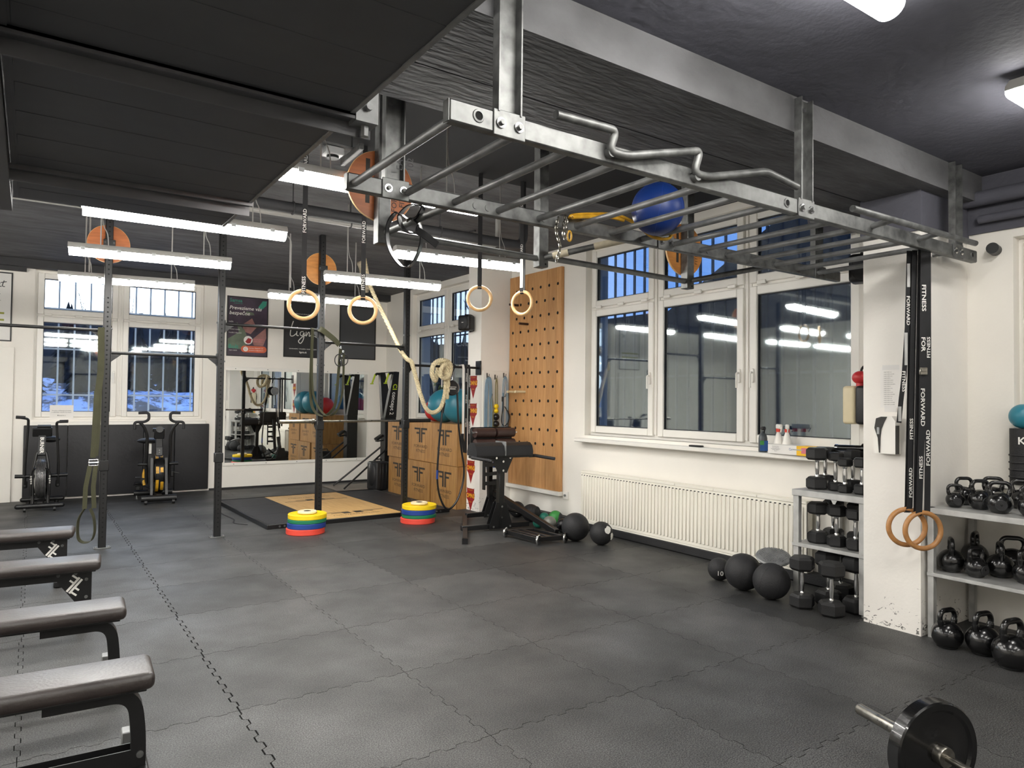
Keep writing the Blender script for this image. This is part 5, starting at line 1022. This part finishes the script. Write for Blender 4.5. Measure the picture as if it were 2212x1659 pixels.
t = mball('large black slam ball next to the one marked 10', (4.115, -1.765), .153, 'rubber_black', 'slam_ball', seams=3, cat='slam ball')
t = mball('large black slam ball under the grey balance cushion', (4.075, -2.068), .146, 'rubber_black', 'slam_ball', seams=3, rot=30, cat='slam ball')
t = thing('balance_cushion', 'grey studded balance cushion leaning on a black ball', 'balance cushion', (4.185, -2.01, .315), (math.radians(12), math.radians(-14), 0))
MB().lathe([(.001, -.018), (.10, -.02), (.135, -.012), (.142, .0), (.135, .012), (.10, .022), (.001, .026)], (0, 0, 0), Z, 40).done('cushion', 'zinc_dark', t)
st = MB()
for i in range(-6, 7):
    for j in range(-6, 7):
        x, y = (i + .5 * (j % 2)) * .019, j * .0175
        if x * x + y * y < .0135: st.cyl((x, y, .018), (x, y, .031), .005, .003, seg=6)
st.done('stud', 'zinc_dark', t)['kind'] = 'stuff'

# ---------------------------------------------------------------- dumbbell rack
t = thing('dumbbell_rack', 'galvanised three-tier rack beside the scuffed pillar', 'rack', (4.21, -2.20, 0))
for x in (0, .60):
    for y in (0.0, -.545):
        MB().b2((x - .003, y - .024, .02), (x + .042, y + .024, .885), .002).done('leg', 'zinc_shelf', t); MB().cyl((x + .02, y, 0), (x + .02, y, .02), .016, seg=10).done('levelling_foot', 'zinc_dark', t)
for z, th in ((.895, .05), (.470, .03)): MB().b2((-.012, -.575, z - th), (.65, .03, z), .003).done('shelf', 'zinc_shelf', t)
MB().prism([(-.025, 0), (.025, 0), (.008, -.03), (-.008, -.03)], (-.008, -.33, .845), Y, Z, -.002).done('tab', 'zinc_shelf', t)
def dumbbell(label, c, w, L, group, yaw, tilt=0):
    t = thing('dumbbell', label, 'dumbbell', c, (math.radians(tilt), 0, math.radians(yaw)), group); hl = w * .60; r = w / 2 / math.cos(math.pi / 6) * .93
    for z0 in (0, L - hl): MB().lathe([(r * .80, 0), (r, r * .20), (r, hl - r * .20), (r * .78, hl)], (0, 0, z0), Z, 6).done('hex_head', 'rubber_hex', t, .3)
    g = L - 2 * hl; MB().lathe([(.018, 0), (.018, .012), (.013, .02), (.0165, g * .35), (.0175, g * .5), (.0165, g * .65), (.013, g - .02), (.018, g - .012), (.018, g)], (0, 0, hl), Z, 20).done('grip', 'chrome', t)
    a = r * .866
    MB().box((0, -a - .0005, hl * .5), (r * .62, .002, hl * .42), None).done('label_panel', 'rubber_shiny', t); MB().box((0, -a - .0005, L - hl * .5), (r * .62, .002, hl * .42), None).done('label_panel', 'rubber_shiny', t)
    return t
GT, GM, GF = 'dumbbells on the top tier', 'dumbbells on the middle tier', 'dumbbells standing on the floor'
for lb, c, w, L, yw in (('largest upright dumbbell on the rack top, by the glove box', (4.37, -2.285, .896), .165, .335, 20), ('large upright dumbbell hidden behind the largest one on the rack top', (4.60, -2.215, .896), .155, .33, 5), ('slim upright dumbbell second along the front of the rack top', (4.40, -2.425, .896), .112, .305, 55),
    ('third upright dumbbell along the front of the rack top', (4.345, -2.535, .896), .108, .27, 40), ('upright dumbbell at the pillar end of the front row on the rack top', (4.36, -2.665, .896), .125, .28, 30), ('upright dumbbell in the back row of the rack top, middle', (4.60, -2.455, .896), .130, .32, 20), ('upright dumbbell in the back row of the rack top, next to the pillar', (4.62, -2.62, .896), .115, .31, 60)): dumbbell(lb, c, w, L, GT, yw)
for lb, c, w, L, yw in (('front dumbbell at the window end of the middle tier', (4.335, -2.315, .471), .155, .325, 20), ('middle dumbbell at the front of the middle tier', (4.33, -2.475, .471), .140, .32, 50), ('front dumbbell at the pillar end of the middle tier', (4.32, -2.635, .471), .140, .315, 35), ('back dumbbell at the window end of the middle tier', (4.58, -2.30, .471), .150, .325, 10), ('back dumbbell in the middle of the middle tier', (4.60, -2.48, .471), .138, .32, 25), ('back dumbbell at the pillar end of the middle tier', (4.60, -2.66, .471), .138, .32, 15)): dumbbell(lb, c, w, L, GM, yw)
for lb, c, w, L, yw in (('foremost floor dumbbell beside the slam ball', (4.085, -2.335, 0), .178, .395, 20), ('foremost floor dumbbell in the middle, below the middle tier', (4.075, -2.585, 0), .180, .40, 45), ('floor dumbbell tucked behind the pillar-side rack leg', (4.31, -2.645, 0), .190, .425, 20), ('floor dumbbell in the second row under the rack', (4.33, -2.405, 0), .190, .42, 20), ('floor dumbbell at the very back under the rack', (4.60, -2.35, 0), .19, .42, 5)): dumbbell(lb, c, w, L, GF, yw)
# sill things
t = thing('spray_bottle', 'grey spray bottle with blue label and black trigger on the window sill', 'spray bottle', (4.785, -1.475, 1.126), -40)
MB().lathe([(.038, 0), (.040, .01), (.040, .13), (.032, .165), (.016, .185), (.016, .20)], (0, 0, 0), Z, 24).done('bottle', 'bottle_dark', t); MB().b2((-.036, -.042, .015), (.036, -.036, .11)).done('label', 'label_blue', t); MB().b2((-.036, -.0425, .07), (.0, -.0415, .11)).done('label', 'label_green', t)
MB().box((0, -.01, .225), (.03, .09, .035), None, .008).box((0, -.055, .205), (.012, .012, .05), rx(25), .003).done('trigger', 'black_plastic', t)
for k, (y, lb) in enumerate(((-1.60, 'white spray bottle with red collar next to the blue-labelled one'), (-1.69, 'white spray bottle with red collar behind the glove box'))):
    t = thing('spray_bottle', lb, 'spray bottle', (4.845, y, 1.126), -30 - 20 * k, 'spray bottles on the sill'); MB().lathe([(.042, 0), (.043, .09), (.030, .15), (.017, .19), (.017, .20)], (0, 0, 0), Z, 24).done('bottle', 'plastic_white', t); MB().cyl((0, 0, .195), (0, 0, .225), .022, seg=16).done('collar', 'red', t); MB().box((0, -.012, .245), (.032, .085, .045), None, .008).box((0, -.055, .215), (.012, .012, .05), rx(25), .003).done('trigger', 'plastic_white', t)
t = thing('glove_box', 'white and yellow cardboard glove box on the window sill', 'box', (4.77, -1.82, 1.126), -3)
MB().b2((-.06, -.06, 0), (.075, .245, .085), .002).done('carton', 'paper', t); MB().b2((-.0612, -.23, 0), (.075, -.061, .085), .001).done('yellow_side', 'sign_yellow', t); MB().b2((-.0605, -.30, 0), (.075, -.231, .085), .001).done('green_side', 'sign_green', t)
for z, s in ((.068, 'Examination gloves'), (.056, 'nitrile powder free'), (.046, 'Untersuchungshandschuhe'), (.036, 'EN 455   EN 374'), (.026, '100 pcs')): text(s, 'ink', .0095, (-.0606, .16, z), -Y, Z, t)
text('Gx', 'label_blue', .03, (-.0606, 0.0, .05), -Y, Z, t); MB().b2((-.0625, -.19, .02), (-.0612, -.11, .07)).done('glove_print', 'pink', t); MB().b2((-.0626, -.12, .045), (-.0613, -.02, .055)).done('glove_print', 'clear_grey', t)
tag(MB().box((4.80, -.66, 1.134), (.05, .16, .018), rz(4), .006).done('hinge_cover', 'black_plastic'), 'small black remote lying on the window sill', 'remote')
t = thing('equipment_tray', 'flat black case on the sill behind the top dumbbells', 'case', (4.72, -2.43, 1.127)); MB().box((0, 0, .04), (.19, .36, .075), None, .012, 2).done('case', 'black_plastic', t)
t = thing('massage_gun', 'black massage gun lying on the flat black case', 'massage gun', (4.70, -2.41, 1.225), 95); MB().cyl((-.16, 0, .0), (-.07, 0, 0), .042, seg=20).cyl((-.07, 0, 0), (.13, 0, -.005), .026, seg=16).done('body', 'gloss_black', t); MB().cyl((.13, 0, -.005), (.155, 0, -.005), .03, seg=16).done('end_cap', 'chrome', t)
# red kettle-shaped pump and cream cabinet
t = thing('boxing_pads', 'cream and black padded case on the wall beside the three-column window', 'case', (4.80, -2.40, 1.58)); MB().box((-.02, .055, 0), (.12, .11, .32), None, .025, 3).done('cream_half', 'cream', t); MB().box((-.02, -.06, 0), (.125, .115, .32), None, .025, 3).done('black_half', 'leather_black', t); MB().b2((.04, -.05, -.05), (.067, .05, .05)).done('mount', 'black_metal', t)
t = thing('red_gloves', 'glossy red ball-shaped glove on top of the cream case', 'glove', (4.79, -2.41, 1.81)); MB().ball((0, .0, 0), .058, (1, 1.1, .95), 24, 16).done('glove', 'ball_red', t); MB().ball((-.01, -.07, .01), .05, (1, 1, .9), 24, 16).done('glove', 'ball_red', t); MB().torus((0, -.06, .05), .05, .010, X, 24, 8).done('cuff', 'black_plastic', t); MB().cyl((0, 0, -.07), (0, 0, -.04), .03, seg=12).done('neck', 'ball_red', t)
# pillar things
t = thing('paper_list', 'white paper list taped to the scuffed pillar', 'notice', (4.1498, -2.99, 1.72))
MB().b2((-.002, -.082, -.155), (0, .075, .135)).done('sheet', 'paper', t); MB().b2((-.0005 - .002, -.06, .115), (-.0022, .06, .150)).done('tape', 'poster_white', t); MB().b2((-.0025, -.04, -.185), (-.0022, .045, -.14)).done('tape', 'poster_white', t)
for i in range(17): L = random.uniform(.06, .115) if i else .07; text('rozpis hodín a pravidlá sály'[:int(L * 240)], 'ink', .0085, (-.0022, .05, .10 - i * .0145), -Y, Z, t, align='LEFT')
t = thing('soap_dispenser', 'white and black soap dispenser on the scuffed pillar', 'dispenser', (4.1498, -2.985, 1.37))
MB().prism([(-.075, -.13), (.075, -.13), (.082, .06), (.06, .12), (.02, .135), (-.05, .135), (-.075, .10)], (-.005, 0, 0), Y, Z, -.075).done('shell', 'plastic_white', t)
MB().prism([(.030, -.125), (.038, -.125), (.046, -.02), (.070, .05), (.058, .118), (.022, .131), (-.02, .131), (.0, .09), (.020, .04), (.027, -.02)], (-.080, 0, 0), Y, Z, -.004).done('front_inlay', 'gloss_black', t); MB().b2((-.0775, -.078, -.13), (-.03, -.0745, .07), .0).done('side_inlay', 'gloss_black', t); MB().box((-.085, .042, .03), (.008, .018, .05), None, .003).done('window', 'clear_grey', t)

# ---------------------------------------------------------------- kettlebell shelves
t = thing('kettlebell_shelf', 'galvanised shelf unit with kettlebells beside the scuffed pillar', 'shelf', (4.19, -3.21, 0))
for x in (0, .62):
    for y in (-.022, -1.95): MB().b2((x, y - .022, 0), (x + .045, y + .018, .885), .002).done('upright', 'zinc_shelf', t)
for z, th in ((.885, .04), (.445, .026)): MB().b2((-.01, -1.98, z - th), (.672, -.004 - .0, z), .003).done('shelf', 'zinc_shelf', t)
def kettlebell(label, c, r, yaw, group, hs=1., tilt=0, face=False):
    t = thing('kettlebell', label, 'kettlebell', c, (0, 0, math.radians(yaw)), group); z0 = r * .86
    MB().lathe([(r * .50, 0), (r * .66, .006)] + [(r * math.cos(math.radians(a)), z0 + r * math.sin(math.radians(a)) * .97) for a in range(-48, 91, 9)], (0, 0, 0), Z, 32).done('body', 'gloss_black', t)
    w = r * .82 * hs; zt = z0 + r * (1.78 if hs >= 1 else 1.7)
    MB().tube(smooth_path([(-w * .70, 0, z0 + r * .45), (-w * .88, 0, z0 + r * .95), (-w * .92, 0, zt - r * .34), (-w * .62, 0, zt - r * .04), (0, 0, zt), (w * .62, 0, zt - r * .04), (w * .92, 0, zt - r * .34), (w * .88, 0, z0 + r * .95), (w * .70, 0, z0 + r * .45)], 6), [r * .21 if (i < 8 or i > 40) else r * .175 for i in range(49)], 14).done('handle', 'gloss_black', t)
    if face: MB().lathe([(.001, .004), (r * .42, .004), (r * .46, 0), (.001, 0)], (0, -r * .93, z0 - r * .1), (0, -1, -.06), 28).done('face_disc', 'rubber_black', t)
    return t
K1, K2, K3 = 'kettlebells on the upper shelf', 'kettlebells on the lower shelf', 'kettlebells on the floor under the shelf'
for lb, c, r, yw, f in (('kettlebell in the back corner of the upper shelf by the pillar', (4.55, -3.295, .886), .070, -35, 0), ('smallest kettlebell at the front of the upper shelf by the pillar', (4.355, -3.320, .886), .057, -50, 1), ('kettlebell standing second at the front of the upper shelf', (4.41, -3.453, .886), .072, -32, 1), ('wide-handled kettlebell at the back of the upper shelf, second from the pillar', (4.70, -3.42, .886), .072, -60, 0), ('kettlebell with a round face plate at the front of the upper shelf', (4.33, -3.60, .886), .075, -62, 1), ('wide-handled kettlebell at the back of the upper shelf, third from the pillar', (4.68, -3.60, .886), .072, -60, 0), ('kettlebell at the upper shelf front cut by the view edge', (4.33, -3.775, .886), .072, -50, 1)): kettlebell(lb, c, r, yw, K1, face=f)
for lb, c, r, yw, f in (('kettlebell turned side-on at the pillar end of the lower shelf', (4.33, -3.305, .446), .083, 30, 0), ('kettlebell at the back of the lower shelf by the rear upright', (4.68, -3.31, .446), .086, 10, 0), ('small kettlebell second at the front of the lower shelf', (4.312, -3.466, .446), .072, -20, 1), ('kettlebell turned side-on in the middle of the lower shelf', (4.45, -3.555, .446), .083, 30, 0), ('wide-handled kettlebell at the back of the lower shelf', (4.68, -3.545, .446), .088, -55, 0), ('kettlebell with face plate at the lower shelf front, cut by the view edge', (4.40, -3.725, .446), .080, -20, 1)): kettlebell(lb, c, r, yw, K2, face=f)
for lb, c, r in (('floor kettlebell closest to the pillar', (4.085, -3.385, 0), .094), ('middle kettlebell of the three on the floor', (4.145, -3.572, 0), .100), ('floor kettlebell farthest from the pillar', (4.03, -3.775, 0), .110)): kettlebell(lb, c, r, -14, K3, .92)
t = ball('exercise_ball', 'small teal ball on the sill of the window beyond the pillar', (4.77, -3.58, 1.55 - .035), .085, 'teal')
t = thing('foam_roller', 'black ribbed foam roller standing on the sill under the teal ball', 'foam roller', (4.77, -3.575, 1.045), -60); MB().cyl((0, 0, 0), (0, 0, .385), .075, seg=28).done('roller', 'rubber_black', t)
for z in (.05, .10, .15, .20): MB().torus((0, 0, z), .075, .007, Z, 28, 6).done('rib', 'rubber_black', t)
text('K', 'print_white', .07, (-.02, -.0755, .30), X, Z, t, bold=.02)

# ---------------------------------------------------------------- floor barbell
d = V((.315, .949, 0)).normalized(); bc = V((2.105, -4.205, .2005))
t = thing('barbell', 'barbell with one black plate lying on the floor by the view corner', 'barbell', bc)
MB().cyl(d * -.05, d * -1.4, .014, seg=16).done('shaft', 'steel', t); MB().lathe([(.016, -.055), (.038, -.055), (.040, -.05), (.040, -.018), (.025, -.018), (.025, .40), (.022, .405)], (0, 0, 0), d, 24).done('sleeve', 'steel', t)
t = thing('bumper_plate', 'black bumper plate loaded on the floor barbell', 'weight plate', bc); R_ = .20
MB().lathe([(.0262, -.018), (.0262, .04), (.07, .04), (.10, .036), (.160, .036), (.170, .045), (R_ - .006, .045), (R_, .039), (R_, -.012), (R_ - .006, -.018), (.170, -.018), (.160, -.008), (.10, -.008), (.075, -.018)], (0, 0, 0), d, 64, True).done('plate', 'gloss_black', t)

# ---------------------------------------------------------------- flat benches
def bench(label, x, y, yaw, style, L=1.25, w=.27):
    t = thing('flat_bench', label, 'weight bench', (x, y, 0), yaw, 'flat benches in a row')
    MB().box((-L / 2, 0, .425), (L, w, .072), None, .028, 4).done('pad', 'bench_hide', t); MB().box((-L / 2, 0, .388), (L - .06, w - .05, .014), None, .002).done('pad_board', 'black_plastic', t)
    if style == 'gusset':
        MB().bar((-L + .1, 0, .35), (-.07, 0, .35), .07, .065).done('spine', 'black_metal', t)
        for s in (-1, 1):
            MB().prism([(-.30, .378), (-.055, .378), (-.055, .10), (-.10, .10)], (0, s * .037, 0), X, Z, -.006 * s if s > 0 else .006).done('gusset', 'black_metal', t)
        for bx, bz in ((-.25, .36), (-.15, .365), (-.085, .32), (-.085, .20)): MB().cyl((bx, -.043, bz), (bx, -.050, bz), .011, seg=10).done('bolt', 'zinc', t)
        for dx, dz, ww, hh in ((0, .010, .115, .014), (0, -.010, .115, .014), (.045, .030, .012, .05), (.01, .027, .012, .035), (-.045, -.030, .012, .05), (-.01, -.027, .012, .035)):
            q = ry(-50) @ V((dx, 0, dz)); MB().box((-.155 + q.x, -.0445, .285 + q.z), (ww, .002, hh), ry(-50)).done('logo_bar', 'print_white', t)
        for xx in (-.10, -L + .12): MB().bar((xx, 0, .02), (xx, 0, .34), .06, .07).done('leg', 'black_metal', t); MB().box((xx, 0, .03), (.06, .40, .05), None, .006).done('foot', 'black_metal', t); MB().box((xx, .195, .04), (.075, .06, .08), None, .006).done('foot_cap', 'zinc_dark', t)
    else:
        for xx, s in ((-.05, 1), (-L + .05, -1)):
            MB().strap(fillet([(xx - s * .34, 0, .352), (xx - s * .02, 0, .352), (xx, 0, .18), (xx, 0, .03)], .17, 8), .075, .055, Y).done('curved_leg', 'black_metal', t); MB().box((xx, .0, .025), (.075, .42, .05), None, .006).done('foot', 'black_metal', t)
            MB().box((xx - s * .03, .15, .09), (.05, .07, .09), None, .004).done('foot_cap', 'zinc_dark', t)
        for s in (-1, 1): MB().bar((-L + .05, s * .034, .085), (-.05, s * .034, .085), .006, .075).done('stretcher', 'black_metal', t)
        MB().cyl((-.045, -.038, .10), (-.045, -.046, .10), .014, seg=14).done('bolt', 'zinc', t)
    return t
bench('brown padded bench nearest the viewpoint, with a curved black leg', -.455, -2.235, -3, 'curve')
bench('brown padded bench with a curved leg, second from the viewpoint', -.452, -1.165, -3, 'curve')
bench('brown padded bench with a logo gusset, third from the viewpoint', -.475, .14, -5, 'gusset')
bench('brown padded bench with a logo gusset, farthest from the viewpoint', -.572, 1.505, -6, 'gusset')
